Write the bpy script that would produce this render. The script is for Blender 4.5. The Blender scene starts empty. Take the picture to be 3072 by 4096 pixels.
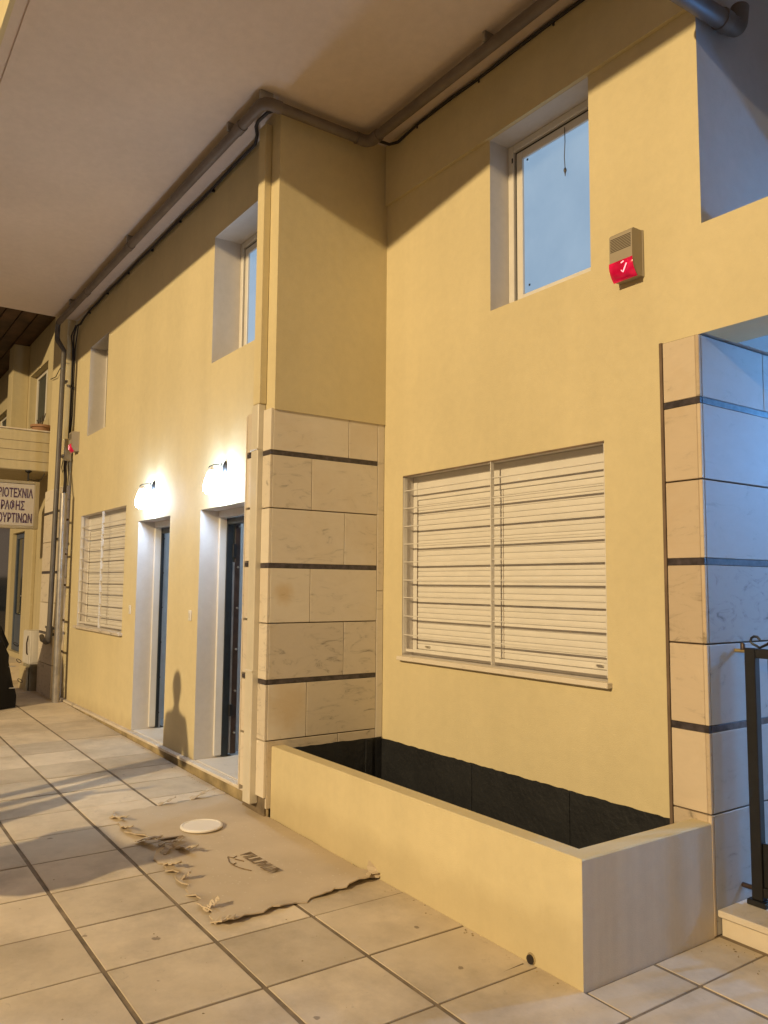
import bpy, bmesh, math, random
from mathutils import Vector, Matrix
random.seed(7)
scn = bpy.context.scene
COL = scn.collection

# ------------------------------------------------------------------ camera
CAM = Vector((5.1024, -2.5914, 1.65))
PIT, YAW, ROL, FPX = 0.0907, -0.9577, 0.0084, 3199.4
cam_d = bpy.data.cameras.new('camera')
cam_d.sensor_fit = 'VERTICAL'; cam_d.sensor_height = 36.0; cam_d.sensor_width = 27.0
cam_d.lens = 36.0 * FPX / 4096.0
cam_d.clip_start = 0.05; cam_d.clip_end = 2000.0
cam = bpy.data.objects.new('camera', cam_d); COL.objects.link(cam)
_f = Vector((math.sin(YAW)*math.cos(PIT), math.cos(YAW)*math.cos(PIT), math.sin(PIT)))
_r = Vector((math.cos(YAW), -math.sin(YAW), 0)); _u = _r.cross(_f)
_r2 = _r*math.cos(ROL) + _u*math.sin(ROL); _u2 = _u*math.cos(ROL) - _r*math.sin(ROL)
M = Matrix((_r2, _u2, -_f)).transposed().to_4x4(); M.translation = CAM
cam.matrix_world = M
scn.camera = cam

# ------------------------------------------------------------------ world, exposure
W = bpy.data.worlds.new('World'); scn.world = W; W.use_nodes = True
_bg = W.node_tree.nodes['Background']
_bg.inputs['Color'].default_value = (0.66, 0.47, 0.33, 1)     # hazy night sky lit by the town
_bg.inputs['Strength'].default_value = 0.34
vs = scn.view_settings
vs.view_transform = 'Standard'; vs.look = 'None'; vs.exposure = 0.0; vs.gamma = 1.0
vs.use_curve_mapping = False
scn.cycles.use_denoising = True
scn.cycles.max_bounces = 8; scn.cycles.diffuse_bounces = 5

# ------------------------------------------------------------------ light levels
STREET_W = 20500.0;  STREET_C = (1.0, 0.745, 0.40)
STREET_POS = (5.4, -20.0, 10.3)
LAMP_E = 135.0;     LAMP_C = (0.54, 0.72, 1.0)
ENTRY_W = 760.0;     ENTRY_C = (0.10, 0.40, 1.0)
ROOM_E = 90.0

SLOPE = -0.0146
def gz(x): return SLOPE*(x-2.85)

# ------------------------------------------------------------------ materials
MATS = {}
def nt(name):
    m = bpy.data.materials.new(name); m.use_nodes = True
    t = m.node_tree; b = t.nodes['Principled BSDF']
    MATS[name] = m
    return m, t, b
def N(t, kind, **kw):
    n = t.nodes.new(kind)
    for k, v in kw.items():
        if k in n.inputs: n.inputs[k].default_value = v
        else: setattr(n, k, v)
    return n
def ramp(t, fac, stops):
    r = t.nodes.new('ShaderNodeValToRGB'); e = r.color_ramp.elements
    e[0].position, e[0].color = stops[0][0], (*stops[0][1], 1)
    e[1].position, e[1].color = stops[-1][0], (*stops[-1][1], 1)
    for p, c in stops[1:-1]:
        k = e.new(p); k.color = (*c, 1)
    t.links.new(fac, r.inputs[0]); return r.outputs[0]
def mix(t, fac, a, b, blend='MIX'):
    n = t.nodes.new('ShaderNodeMix'); n.data_type = 'RGBA'; n.blend_type = blend
    for sock, v in ((n.inputs[0], fac), (n.inputs[6], a), (n.inputs[7], b)):
        if hasattr(v, 'is_output'): t.links.new(v, sock)
        elif isinstance(v, (tuple, list)): sock.default_value = (*v, 1) if len(v) == 3 else v
        else: sock.default_value = v
    return n.outputs[2]
def pos(t, offs=True):
    """object space plus a random shift per object"""
    tc = t.nodes.new('ShaderNodeTexCoord')
    if not offs: return tc.outputs['Object']
    oi = t.nodes.new('ShaderNodeObjectInfo')
    mu = t.nodes.new('ShaderNodeMath'); mu.operation = 'MULTIPLY'; mu.inputs[1].default_value = 57.0
    t.links.new(oi.outputs['Random'], mu.inputs[0])
    ad = t.nodes.new('ShaderNodeVectorMath'); ad.operation = 'ADD'
    t.links.new(tc.outputs['Object'], ad.inputs[0]); t.links.new(mu.outputs[0], ad.inputs[1])
    return ad.outputs[0]
def geo(t):
    return t.nodes.new('ShaderNodeNewGeometry').outputs['Position']
def noise(t, vec, scale, detail=4, rough=0.55, dist=0.0):
    n = N(t, 'ShaderNodeTexNoise', Scale=scale, Detail=detail, Roughness=rough, Distortion=dist)
    t.links.new(vec, n.inputs['Vector']); return n.outputs['Fac']
def bump(t, b, h, strength, dist=0.01):
    n = N(t, 'ShaderNodeBump', Strength=strength, Distance=dist)
    t.links.new(h, n.inputs['Height']); t.links.new(n.outputs[0], b.inputs['Normal'])
def lin(c): return tuple(x/12.92 if x <= .04045 else ((x+.055)/1.055)**2.4 for x in c)

def simple(name, col, rough=0.6, metal=0.0, var=0.12, sc=6.0, bmp=0.0, bsc=60.0):
    m, t, b = nt(name); p = pos(t)
    n = noise(t, p, sc, 5)
    c = ramp(t, n, [(0.3, tuple(x*(1-var) for x in col)), (0.7, tuple(min(1, x*(1+var)) for x in col))])
    t.links.new(c, b.inputs['Base Color'])
    b.inputs['Roughness'].default_value = rough; b.inputs['Metallic'].default_value = metal
    if bmp: bump(t, b, noise(t, p, bsc, 3), bmp, 0.004)
    return m
def plaster(name, col, streak=0.0, bands=0.0):
    m, t, b = nt(name); p = geo(t)
    big = noise(t, p, 0.9, 6, 0.6)
    c = ramp(t, big, [(0.32, tuple(x*0.93 for x in col)), (0.68, tuple(min(1, x*1.05) for x in col))])
    fine = noise(t, p, 14, 6, 0.7)
    c = mix(t, 0.16, c, ramp(t, fine, [(0.35, tuple(x*.75 for x in col)), (0.65, tuple(min(1, x*1.15) for x in col))]))
    if bands:
        mp = N(t, 'ShaderNodeMapping'); mp.inputs['Scale'].default_value = (2.1, 2.1, 0.16)
        t.links.new(p, mp.inputs['Vector'])
        s = noise(t, mp.outputs[0], 1.0, 3, 0.55)
        c = mix(t, bands, c, ramp(t, s, [(0.36, tuple(x*.72 for x in col)), (0.62, tuple(min(1, x*1.06) for x in col))]))
        sx = t.nodes.new('ShaderNodeSeparateXYZ'); t.links.new(p, sx.inputs[0])
        ad = t.nodes.new('ShaderNodeMath'); ad.operation = 'MULTIPLY_ADD'; ad.inputs[1].default_value = -.34
        t.links.new(noise(t, p, 7, 6, 0.7), ad.inputs[0]); t.links.new(sx.outputs['Z'], ad.inputs[2])
        c = mix(t, ramp(t, ad.outputs[0], [(0.0, (.30,)*3), (0.12, (0, 0, 0))]), c, (col[0]*.52, col[1]*.46, col[2]*.40))
        hair = noise(t, p, 3.2, 10, 0.75, 2.0)
        c = mix(t, ramp(t, hair, [(0.495, (0, 0, 0)), (0.5, (.14, .14, .14)), (0.505, (0, 0, 0))]), c, tuple(x*.6 for x in col))
    if streak:
        mp = N(t, 'ShaderNodeMapping'); mp.inputs['Scale'].default_value = (9, 9, 0.35)
        t.links.new(p, mp.inputs['Vector'])
        s = noise(t, mp.outputs[0], 1.0, 4, 0.6)
        c = mix(t, streak, c, ramp(t, s, [(0.42, tuple(x*.55 for x in col)), (0.6, col)]))
    t.links.new(c, b.inputs['Base Color']); b.inputs['Roughness'].default_value = 0.75
    b.inputs['Specular IOR Level'].default_value = 0.25
    h = t.nodes.new('ShaderNodeMath'); h.operation = 'ADD'
    t.links.new(noise(t, p, 160, 3, 0.6), h.inputs[0])
    k = t.nodes.new('ShaderNodeMath'); k.operation = 'MULTIPLY'; k.inputs[1].default_value = 2.5
    t.links.new(noise(t, p, 5, 4, 0.5), k.inputs[0]); t.links.new(k.outputs[0], h.inputs[1])
    bump(t, b, h.outputs[0], 0.34, 0.005)
    return m
def marble(name, col, dirt=0.25):
    m, t, b = nt(name); p = pos(t)
    mp = N(t, 'ShaderNodeMapping'); mp.inputs['Scale'].default_value = (1.4, 1.4, 3.4)
    mp.inputs['Rotation'].default_value = (0.25, 0.2, 0.1)
    t.links.new(p, mp.inputs['Vector'])
    v0 = noise(t, mp.outputs[0], 3.2, 8, 0.68, 1.6)
    ob_ = t.nodes.new('ShaderNodeObjectInfo'); am = t.nodes.new('ShaderNodeMath'); am.operation = 'MULTIPLY_ADD'
    am.inputs[1].default_value = .09; am.inputs[2].default_value = -.040
    t.links.new(ob_.outputs['Random'], am.inputs[0])
    a2 = t.nodes.new('ShaderNodeMath'); a2.operation = 'ADD'; t.links.new(v0, a2.inputs[0]); t.links.new(am.outputs[0], a2.inputs[1])
    v = a2.outputs[0]
    c = ramp(t, v, [(0.30, tuple(x*.50 for x in col)), (0.37, tuple(x*.86 for x in col)), (0.44, col), (0.75, tuple(min(1, x*1.06) for x in col))])
    s = noise(t, p, 2.2, 5, 0.6)
    st = ramp(t, s, [(0.52, (0, 0, 0)), (0.75, (dirt, dirt, dirt))])
    c = mix(t, st, c, (col[0]*.82, col[1]*.66, col[2]*.42))
    oi = t.nodes.new('ShaderNodeObjectInfo')
    c = mix(t, 1.0, c, ramp(t, oi.outputs['Random'], [(0, (.84, .81, .78)), (.5, (.97, .94, .90)), (1, (1.03, 1.02, 1.0))]), 'MULTIPLY')
    t.links.new(c, b.inputs['Base Color']); b.inputs['Roughness'].default_value = 0.6
    b.inputs['Specular IOR Level'].default_value = 0.2
    bump(t, b, noise(t, p, 40, 4), 0.08, 0.004)
    return m
def emit(name, col, strength):
    m, t, b = nt(name); b.inputs['Base Color'].default_value = (*[min(.8, x) for x in col], 1)
    b.inputs['Emission Color'].default_value = (*col, 1); b.inputs['Emission Strength'].default_value = strength
    b.inputs['Roughness'].default_value = 0.4
    return m

YEL = (0.65, 0.560, 0.350)
plaster('yellow_plaster', YEL, 0.0, 0.18)
plaster('planter_plaster', YEL, 0.04, 0.15)
plaster('end_plaster', (0.62, 0.535, 0.415), 0.13)
plaster('white_plaster', (0.62, 0.58, 0.54))
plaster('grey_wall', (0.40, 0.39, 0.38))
plaster('soffit_paint', (0.68, 0.58, 0.51))
plaster('cream_plaster', (0.56, 0.48, 0.30), 0.15)
plaster('grey_render', (0.40, 0.38, 0.30), 0.35)
marble('marble', (0.67, 0.615, 0.53))
marble('marble_dirty', (0.63, 0.57, 0.475), 0.5)
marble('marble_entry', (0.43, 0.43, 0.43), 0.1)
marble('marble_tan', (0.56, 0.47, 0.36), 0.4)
def stained(name, centre, r, amt):
    m = MATS['marble'].copy(); m.name = name; MATS[name] = m
    t = m.node_tree; b = t.nodes['Principled BSDF']; src = b.inputs['Base Color'].links[0].from_socket
    d = t.nodes.new('ShaderNodeVectorMath'); d.operation = 'DISTANCE'; d.inputs[1].default_value = centre
    p = geo(t); t.links.new(p, d.inputs[0])
    w = t.nodes.new('ShaderNodeMath'); w.operation = 'MULTIPLY_ADD'; w.inputs[1].default_value = r*1.1; 
    t.links.new(noise(t, p, 9, 4), w.inputs[0]); t.links.new(d.outputs['Value'], w.inputs[2])
    k = ramp(t, w.outputs[0], [(r*.9, (amt,)*3), (r*1.7, (0, 0, 0))])
    t.links.new(mix(t, k, src, (.55, .36, .12)), b.inputs['Base Color'])
stained('marble_round_stain', (0, .13, 1.58), .085, .45)
stained('marble_rust_stain', (0, .20, .80), .20, .38)
simple('dark_marble', (0.055, 0.045, 0.05), 0.35, var=0.6, sc=25)
simple('grout', (0.19, 0.145, 0.095), 0.9, var=0.35, sc=9, bmp=0.3)
simple('brown_joint', (0.16, 0.11, 0.075), 0.9, var=0.3)
simple('white_plastic', (0.62, 0.57, 0.47), 0.3, var=0.05)
simple('white_metal', (0.66, 0.63, 0.58), 0.4, var=0.06)
simple('white_frame', (0.68, 0.65, 0.60), 0.35, var=0.05)
simple('grey_pvc', (0.10, 0.090, 0.082), 0.5, var=0.22, sc=5)
simple('brown_pvc', (0.15, 0.12, 0.10), 0.55, var=0.2, sc=5)
simple('galvanised', (0.36, 0.34, 0.32), 0.38, 0.6, var=0.25, sc=9)
simple('black_cable', (0.018, 0.014, 0.014), 0.5, var=0.2)
simple('black_iron', (0.008, 0.0075, 0.008), 0.5, var=0.3, sc=20, bmp=0.1)
simple('dark_steel', (0.016, 0.021, 0.026), 0.4, 0.0, var=0.3)
simple('brown_steel', (0.05, 0.030, 0.022), 0.4, 0.2, var=0.35, sc=14)
simple('steel', (0.62, 0.60, 0.56), 0.3, 0.9, var=0.1)
simple('brass', (0.55, 0.38, 0.14), 0.4, 0.8, var=0.2)
simple('siren_plastic', (0.34, 0.29, 0.215), 0.5, var=0.05)
simple('siren_slot', (0.05, 0.036, 0.026), 0.8, var=0.1)
simple('concrete', (0.30, 0.27, 0.19), 0.9, var=0.35, sc=5, bmp=0.5)
simple('asphalt', (0.05, 0.05, 0.05), 0.9, var=0.3, sc=30, bmp=0.5)
simple('ground_earth', (0.16, 0.14, 0.11), 0.95, var=0.2)
simple('kerb_stone', (0.33, 0.30, 0.26), 0.85, var=0.15)
simple('plinth_render', (0.30, 0.235, 0.13), 0.9, var=0.55, sc=4, bmp=0.6, bsc=25)
simple('blue_door', (0.06, 0.085, 0.14), 0.4, var=0.15)
simple('dark_glass', (0.018, 0.026, 0.035), 0.08, var=0.1)
simple('dark_panel', (0.05, 0.055, 0.05), 0.6, var=0.2)
simple('dark_wood', (0.085, 0.045, 0.026), 0.7, var=0.6, sc=3)
simple('sign_face', (0.50, 0.45, 0.38), 0.5, var=0.04)
simple('sign_frame', (0.34, 0.29, 0.19), 0.5, var=0.1)
simple('sign_ink', (0.075, 0.035, 0.075), 0.6, var=0.1)
simple('print_ink', (0.20, 0.14, 0.08), 0.9, var=0.5, sc=40)
simple('black_tarp', (0.006, 0.006, 0.008), 0.45, var=0.2, bmp=0.3, bsc=9)
simple('terracotta', (0.36, 0.20, 0.11), 0.85, var=0.15)
simple('lid_plastic', (0.80, 0.76, 0.70), 0.45, var=0.03)
simple('skin', (0.45, 0.28, 0.20), 0.5, var=0.05)
simple('dark_cloth', (0.05, 0.055, 0.07), 0.9, var=0.15)
simple('denim', (0.07, 0.10, 0.16), 0.9, var=0.2)
simple('hair', (0.03, 0.02, 0.015), 0.6, var=0.2)
simple('scooter_red', (0.35, 0.03, 0.03), 0.25, var=0.05)
simple('rubber', (0.02, 0.02, 0.02), 0.8, var=0.2)
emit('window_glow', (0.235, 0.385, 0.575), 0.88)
emit('globe_glow', LAMP_C, LAMP_E)
emit('room_glow', (0.40, 0.66, 1.0), ROOM_E)
emit('street_glow', STREET_C, 30.0)
emit('purple_glow', (0.35, 0.25, 1.0), 2.2)
MATS['black_tarp'].node_tree.nodes['Principled BSDF'].inputs['Specular IOR Level'].default_value = 0.18
# soft dirt on the frosted panes
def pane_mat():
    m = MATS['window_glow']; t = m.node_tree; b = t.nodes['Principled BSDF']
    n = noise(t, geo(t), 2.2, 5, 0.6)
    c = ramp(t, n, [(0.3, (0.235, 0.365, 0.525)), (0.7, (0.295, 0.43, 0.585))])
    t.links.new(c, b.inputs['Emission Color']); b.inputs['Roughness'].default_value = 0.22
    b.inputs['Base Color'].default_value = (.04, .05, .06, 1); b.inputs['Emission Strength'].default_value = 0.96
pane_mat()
# red lens
m, t, b = nt('red_lens'); b.inputs['Base Color'].default_value = (0.30, 0.004, 0.02, 1)
b.inputs['Roughness'].default_value = 0.15
lw = noise(t, pos(t, False), 14, 1)
c = ramp(t, lw, [(0.35, (0.30, 0.0, 0.02)), (0.65, (0.72, 0.002, 0.05))])
t.links.new(c, b.inputs['Emission Color']); b.inputs['Emission Strength'].default_value = 0.75
# LED filament inside
emit('red_led', (1.0, 0.45, 0.50), 1.3)
# black bitumen membrane
m, t, b = nt('membrane'); p = geo(t)
c = ramp(t, noise(t, p, 4, 5), [(0.3, (0.009, 0.010, 0.013)), (0.7, (0.020, 0.021, 0.024))])
t.links.new(c, b.inputs['Base Color']); b.inputs['Roughness'].default_value = 0.55
bump(t, b, noise(t, p, 30, 5), 0.6, 0.01)
# pavement slab
m, t, b = nt('paving'); p = pos(t)
base = ramp(t, noise(t, p, 3.0, 6, 0.65), [(0.28, (0.57, 0.485, 0.36)), (0.72, (0.72, 0.625, 0.485))])
oi = t.nodes.new('ShaderNodeObjectInfo')
base = mix(t, 1.0, base, ramp(t, oi.outputs['Random'], [(0, (.80, .79, .78)), (1, (1.04, 1.03, 1.02))]), 'MULTIPLY')
gp = geo(t)
drt = noise(t, gp, 1.1, 7, 0.7)
base = mix(t, ramp(t, drt, [(0.46, (0, 0, 0)), (0.70, (.5, .5, .5))]), base, (0.20, 0.16, 0.12))
vo = N(t, 'ShaderNodeTexVoronoi', Scale=3.6, Randomness=1.0)
vn = t.nodes.new('ShaderNodeVectorMath'); vn.operation = 'ADD'
t.links.new(gp, vn.inputs[0])
wn = N(t, 'ShaderNodeTexNoise', Scale=18.0, Detail=3.0); t.links.new(gp, wn.inputs['Vector'])
sc_ = t.nodes.new('ShaderNodeVectorMath'); sc_.operation = 'SCALE'; sc_.inputs['Scale'].default_value = 0.06
t.links.new(wn.outputs['Color'], sc_.inputs[0]); t.links.new(sc_.outputs[0], vn.inputs[1])
t.links.new(vn.outputs[0], vo.inputs['Vector'])
gum = ramp(t, vo.outputs['Distance'], [(0.045, (.65, .65, .65)), (0.062, (0, 0, 0))])
base = mix(t, gum, base, (0.13, 0.095, 0.07))
scuff = noise(t, gp, 9, 8, 0.8, 1.2)
base = mix(t, ramp(t, scuff, [(0.60, (0, 0, 0)), (0.68, (.35, .35, .35))]), base, (0.26, 0.22, 0.18))
t.links.new(base, b.inputs['Base Color']); b.inputs['Roughness'].default_value = 0.72
b.inputs['Specular IOR Level'].default_value = 0.25
bump(t, b, noise(t, p, 55, 5, 0.65), 0.18, 0.004)
# cardboard with paint specks
m, t, b = nt('cardboard'); p = geo(t)
base = ramp(t, noise(t, p, 2.2, 6, 0.6), [(0.3, (0.47, 0.385, 0.275)), (0.7, (0.57, 0.475, 0.35))])
for sc, r0, r1, off in ((26, .10, .15, 0.0), (11, .06, .085, 3.3)):
    mp = N(t, 'ShaderNodeMapping'); mp.inputs['Location'].default_value = (off, off, 0)
    mp.inputs['Scale'].default_value = (1, 1, 0.05)
    t.links.new(p, mp.inputs['Vector'])
    vo = N(t, 'ShaderNodeTexVoronoi', Scale=sc); t.links.new(mp.outputs[0], vo.inputs['Vector'])
    msk = ramp(t, vo.outputs['Distance'], [(r0, (.8, .8, .8)), (r1, (0, 0, 0))])
    gate = ramp(t, noise(t, p, 2.6, 4), [(0.40, (0, 0, 0)), (0.52, (1, 1, 1))])
    mm = mix(t, 1.0, msk, gate, 'MULTIPLY')
    base = mix(t, mm, base, (0.62, 0.56, 0.46))
smear = ramp(t, noise(t, p, 6, 6, 0.75), [(0.62, (0, 0, 0)), (0.72, (.45, .45, .45))])
base = mix(t, smear, base, (0.55, 0.48, 0.37))
t.links.new(base, b.inputs['Base Color']); b.inputs['Roughness'].default_value = 0.9
bump(t, b, noise(t, p, 30, 4), 0.15, 0.004)

# ------------------------------------------------------------------ mesh builder
class MB:
    def __init__(s): s.v = []; s.f = []; s.smooth = False
    def add(s, vs_, fs):
        o = len(s.v); s.v += [tuple(q) for q in vs_]; s.f += [tuple(i+o for i in f) for f in fs]; return s
    def box(s, x0, x1, y0, y1, z0, z1):
        return s.add([(x, y, z) for z in (z0, z1) for y in (y0, y1) for x in (x0, x1)],
                     [(0, 2, 3, 1), (4, 5, 7, 6), (0, 1, 5, 4), (1, 3, 7, 5), (3, 2, 6, 7), (2, 0, 4, 6)])
    def cbox(s, x0, x1, y0, y1, z0, z1, c=0.004):
        """box with every edge chamfered"""
        X, Y, Z = (x0, x1), (y0, y1), (z0, z1); vs_ = []; idx = {}
        for i in (0, 1):
            for j in (0, 1):
                for k in (0, 1):
                    sx, sy, sz = 1-2*i, 1-2*j, 1-2*k
                    for a, q in (('x', (X[i], Y[j]+sy*c, Z[k]+sz*c)), ('y', (X[i]+sx*c, Y[j], Z[k]+sz*c)), ('z', (X[i]+sx*c, Y[j]+sy*c, Z[k]))):
                        idx[(i, j, k, a)] = len(vs_); vs_.append(q)
        g = idx.get; F = []
        for i in (0, 1):
            F.append([g((i, 0, 0, 'x')), g((i, 1, 0, 'x')), g((i, 1, 1, 'x')), g((i, 0, 1, 'x'))])
            F.append([g((0, i, 0, 'y')), g((1, i, 0, 'y')), g((1, i, 1, 'y')), g((0, i, 1, 'y'))])
            F.append([g((0, 0, i, 'z')), g((1, 0, i, 'z')), g((1, 1, i, 'z')), g((0, 1, i, 'z'))])
        for i in (0, 1):
            for j in (0, 1):
                F.append([g((i, j, 0, 'x')), g((i, j, 1, 'x')), g((i, j, 1, 'y')), g((i, j, 0, 'y'))])
                F.append([g((i, 0, j, 'x')), g((i, 1, j, 'x')), g((i, 1, j, 'z')), g((i, 0, j, 'z'))])
                F.append([g((0, i, j, 'y')), g((1, i, j, 'y')), g((1, i, j, 'z')), g((0, i, j, 'z'))])
                for k in (0, 1): F.append([g((i, j, k, 'x')), g((i, j, k, 'y')), g((i, j, k, 'z'))])
        return s.add(vs_, F)
    def tube(s, pts, r, n=12, cap=True):
        P = [Vector(p) for p in pts]; R = r if isinstance(r, (list, tuple)) else [r]*len(P)
        rings = []; up = None
        for i, p in enumerate(P):
            d = ((P[min(i+1, len(P)-1)]-P[max(i-1, 0)])).normalized()
            if up is None:
                up = d.cross(Vector((0, 0, 1)) if abs(d.z) < .9 else Vector((1, 0, 0))).normalized()
            else:
                up = (up - d*up.dot(d)).normalized()
            w = d.cross(up)
            rings.append([p + (up*math.cos(a)+w*math.sin(a))*R[i] for a in [2*math.pi*k/n for k in range(n)]])
        o = len(s.v)
        for ring in rings: s.v += [tuple(q) for q in ring]
        for i in range(len(P)-1):
            for k in range(n):
                a, b_ = o+i*n+k, o+i*n+(k+1) % n
                s.f.append((a, b_, b_+n, a+n))
        if cap:
            s.f.append(tuple(o+k for k in range(n))[::-1]); s.f.append(tuple(o+(len(P)-1)*n+k for k in range(n)))
        s.smooth = True
        return s
    def lathe(s, prof, cx, cy, cz, n=24, axis='z'):
        """prof: list of (radius, height)"""
        o = len(s.v)
        for r, h in prof:
            for k in range(n):
                a = 2*math.pi*k/n; c, d = r*math.cos(a), r*math.sin(a)
                s.v.append((cx+c, cy+d, cz+h) if axis == 'z' else ((cx+c, cy+h, cz+d) if axis == 'y' else (cx+h, cy+c, cz+d)))
        for i in range(len(prof)-1):
            for k in range(n):
                a, b_ = o+i*n+k, o+i*n+(k+1) % n
                s.f.append((a, b_, b_+n, a+n))
        s.f.append(tuple(o+k for k in range(n))[::-1]); s.f.append(tuple(o+(len(prof)-1)*n+k for k in range(n)))
        s.smooth = True
        return s
    def prism(s, poly, a0, a1, axis='x'):
        """extrude a 2D polygon along an axis; poly in the other two coordinates"""
        def P(q, a): return (a, q[0], q[1]) if axis == 'x' else ((q[0], a, q[1]) if axis == 'y' else (q[0], q[1], a))
        n = len(poly); vs_ = [P(q, a0) for q in poly]+[P(q, a1) for q in poly]
        fs = [tuple(range(n))[::-1], tuple(range(n, 2*n))]+[(i, (i+1) % n, (i+1) % n+n, i+n) for i in range(n)]
        return s.add(vs_, fs)

WLOC = {}
def mesh_of(mb, name, mat, origin):
    me = bpy.data.meshes.new(name)
    me.from_pydata([(v[0]-origin[0], v[1]-origin[1], v[2]-origin[2]) for v in mb.v], [], mb.f)
    bm = bmesh.new(); bm.from_mesh(me); bmesh.ops.recalc_face_normals(bm, faces=bm.faces[:])
    bm.to_mesh(me); bm.free()
    if mb.smooth:
        me.polygons.foreach_set('use_smooth', [True]*len(me.polygons))
        try: me.set_sharp_from_angle(angle=math.radians(38))
        except Exception: pass
    me.materials.append(MATS[mat] if isinstance(mat, str) else mat)
    return me
def put(ob, loc, parent):
    COL.objects.link(ob); WLOC[ob] = Vector(loc)
    if parent is not None:
        ob.parent = parent; ob.location = Vector(loc)-WLOC[parent]
    else: ob.location = loc
    return ob
def part(name, mb, mat, parent=None, **kw):
    xs = [v[0] for v in mb.v]; ys = [v[1] for v in mb.v]; zs = [v[2] for v in mb.v]
    og = ((min(xs)+max(xs))/2, (min(ys)+max(ys))/2, min(zs))
    ob = bpy.data.objects.new(name, mesh_of(mb, name, mat, og)); put(ob, og, parent)
    for k, v in kw.items(): ob[k] = v
    return ob
def thing(name, label, cat, loc, group=None):
    ob = bpy.data.objects.new(name, None); ob.empty_display_size = 0.1; put(ob, loc, None)
    ob['label'] = label; ob['category'] = cat
    if group: ob['group'] = group
    return ob
def struct(name, mb, mat): return part(name, mb, mat, None, kind='structure')
def share(src, loc, parent):
    """another object with the same mesh data"""
    ob = src.copy(); return put(ob, loc, parent)
def point(name, loc, power, col, radius, parent):
    l = bpy.data.lights.new(name, 'POINT'); l.energy = power; l.color = col; l.shadow_soft_size = radius
    return put(bpy.data.objects.new(name, l), loc, parent)

# ================================================================== GROUND
TW, T0 = 0.4878, 0.0852; RW, R0 = 0.505, -0.5016
mb = MB()
def sheet(mb, x0, x1, y0, y1, dz=0.0):
    return mb.add([(x0, y0, gz(x0)+dz), (x1, y0, gz(x1)+dz), (x1, y1, gz(x1)+dz), (x0, y1, gz(x0)+dz)], [(0, 1, 2, 3)])
struct('ground', sheet(MB(), -220, 220, -220, 220, -0.45), 'ground_earth')
pave = struct('pavement', sheet(MB(), -30, 12, -4.2, 6.0, -0.0034), 'grout')
struct('road', sheet(MB(), -90, 90, -13.0, -4.35, -0.16), 'asphalt')
mbk = MB()
for i in range(-30, 12):
    x0, x1 = i*1.0+.005, i*1.0+.995
    mbk.add([(x, y, gz(x)+z) for z in (-.3, 0.0) for y in (-4.35, -4.2) for x in (x0, x1)],
            [(0, 2, 3, 1), (4, 5, 7, 6), (0, 1, 5, 4), (1, 3, 7, 5), (3, 2, 6, 7), (2, 0, 4, 6)])
kerb = struct('kerb', mbk, 'kerb_stone')
# paving slabs, one object each, clipped against planter, ledge and step
def slab_mesh(w, d, key, cache={}):
    k = (round(w, 3), round(d, 3))
    if k not in cache:
        mb = MB(); mb.cbox(-w/2, w/2, -d/2, d/2, -0.03, 0.0, 0.0013); cache[k] = mesh_of(mb, 'paving_slab', 'paving', (0, 0, 0))
    return cache[k]
ang = -math.atan(SLOPE)
tiles = 0; far = MB()
for j in range(-6, 3):
    y0 = R0+j*RW; y1 = y0+RW
    for i in range(-33, 9):
        x0 = T0+i*TW; x1 = x0+TW
        a0, a1, b0, b1 = x0+.0065, x1-.0065, y0+.011, y1-.011
        if a0 < 2.785 and j == 0: b1 = 0.0555
        if a0 < 2.785 and b1 > 0.06:
            if a1 > 2.95:
                a0 = 2.79
                if j == 1: b0 = .072
            else: continue
        if b0 > .95: continue
        if b1 > 1.0: b1 = 1.0
        if a1-a0 < .03 or b1-b0 < .02: continue
        cx, cy = (a0+a1)/2, (b0+b1)/2
        jit = random.uniform(-.0015, .0015)
        if cx < -9.5 or y1 < -3.6:
            far.add([(x, y, gz(x)) for x, y in ((a0, b0), (a1, b0), (a1, b1), (a0, b1))], [(0, 1, 2, 3)]); continue
        ob = bpy.data.objects.new('paving_slab', slab_mesh(a1-a0, b1-b0, 0))
        put(ob, (cx, cy, gz(cx)+jit), pave); ob.rotation_euler = (random.uniform(-.002, .002), ang+random.uniform(-.002, .002), 0)
        tiles += 1
part('paving_slabs', far, 'paving', pave, kind='stuff')

# ================================================================== BUILDING
ZC = 5.20; YL = 0.1012; YR = 0.9987; XC = 2.7824; XP0 = 2.549; ZM = 2.915
S1, S2, S3 = 2.6085, 1.7951, 0.9791; ST = 0.033
B = thing('apartment_building', 'pale yellow rendered building with marble clad columns, recessed bay and broad soffit', 'building', (0, 0.5, 0))

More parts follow.
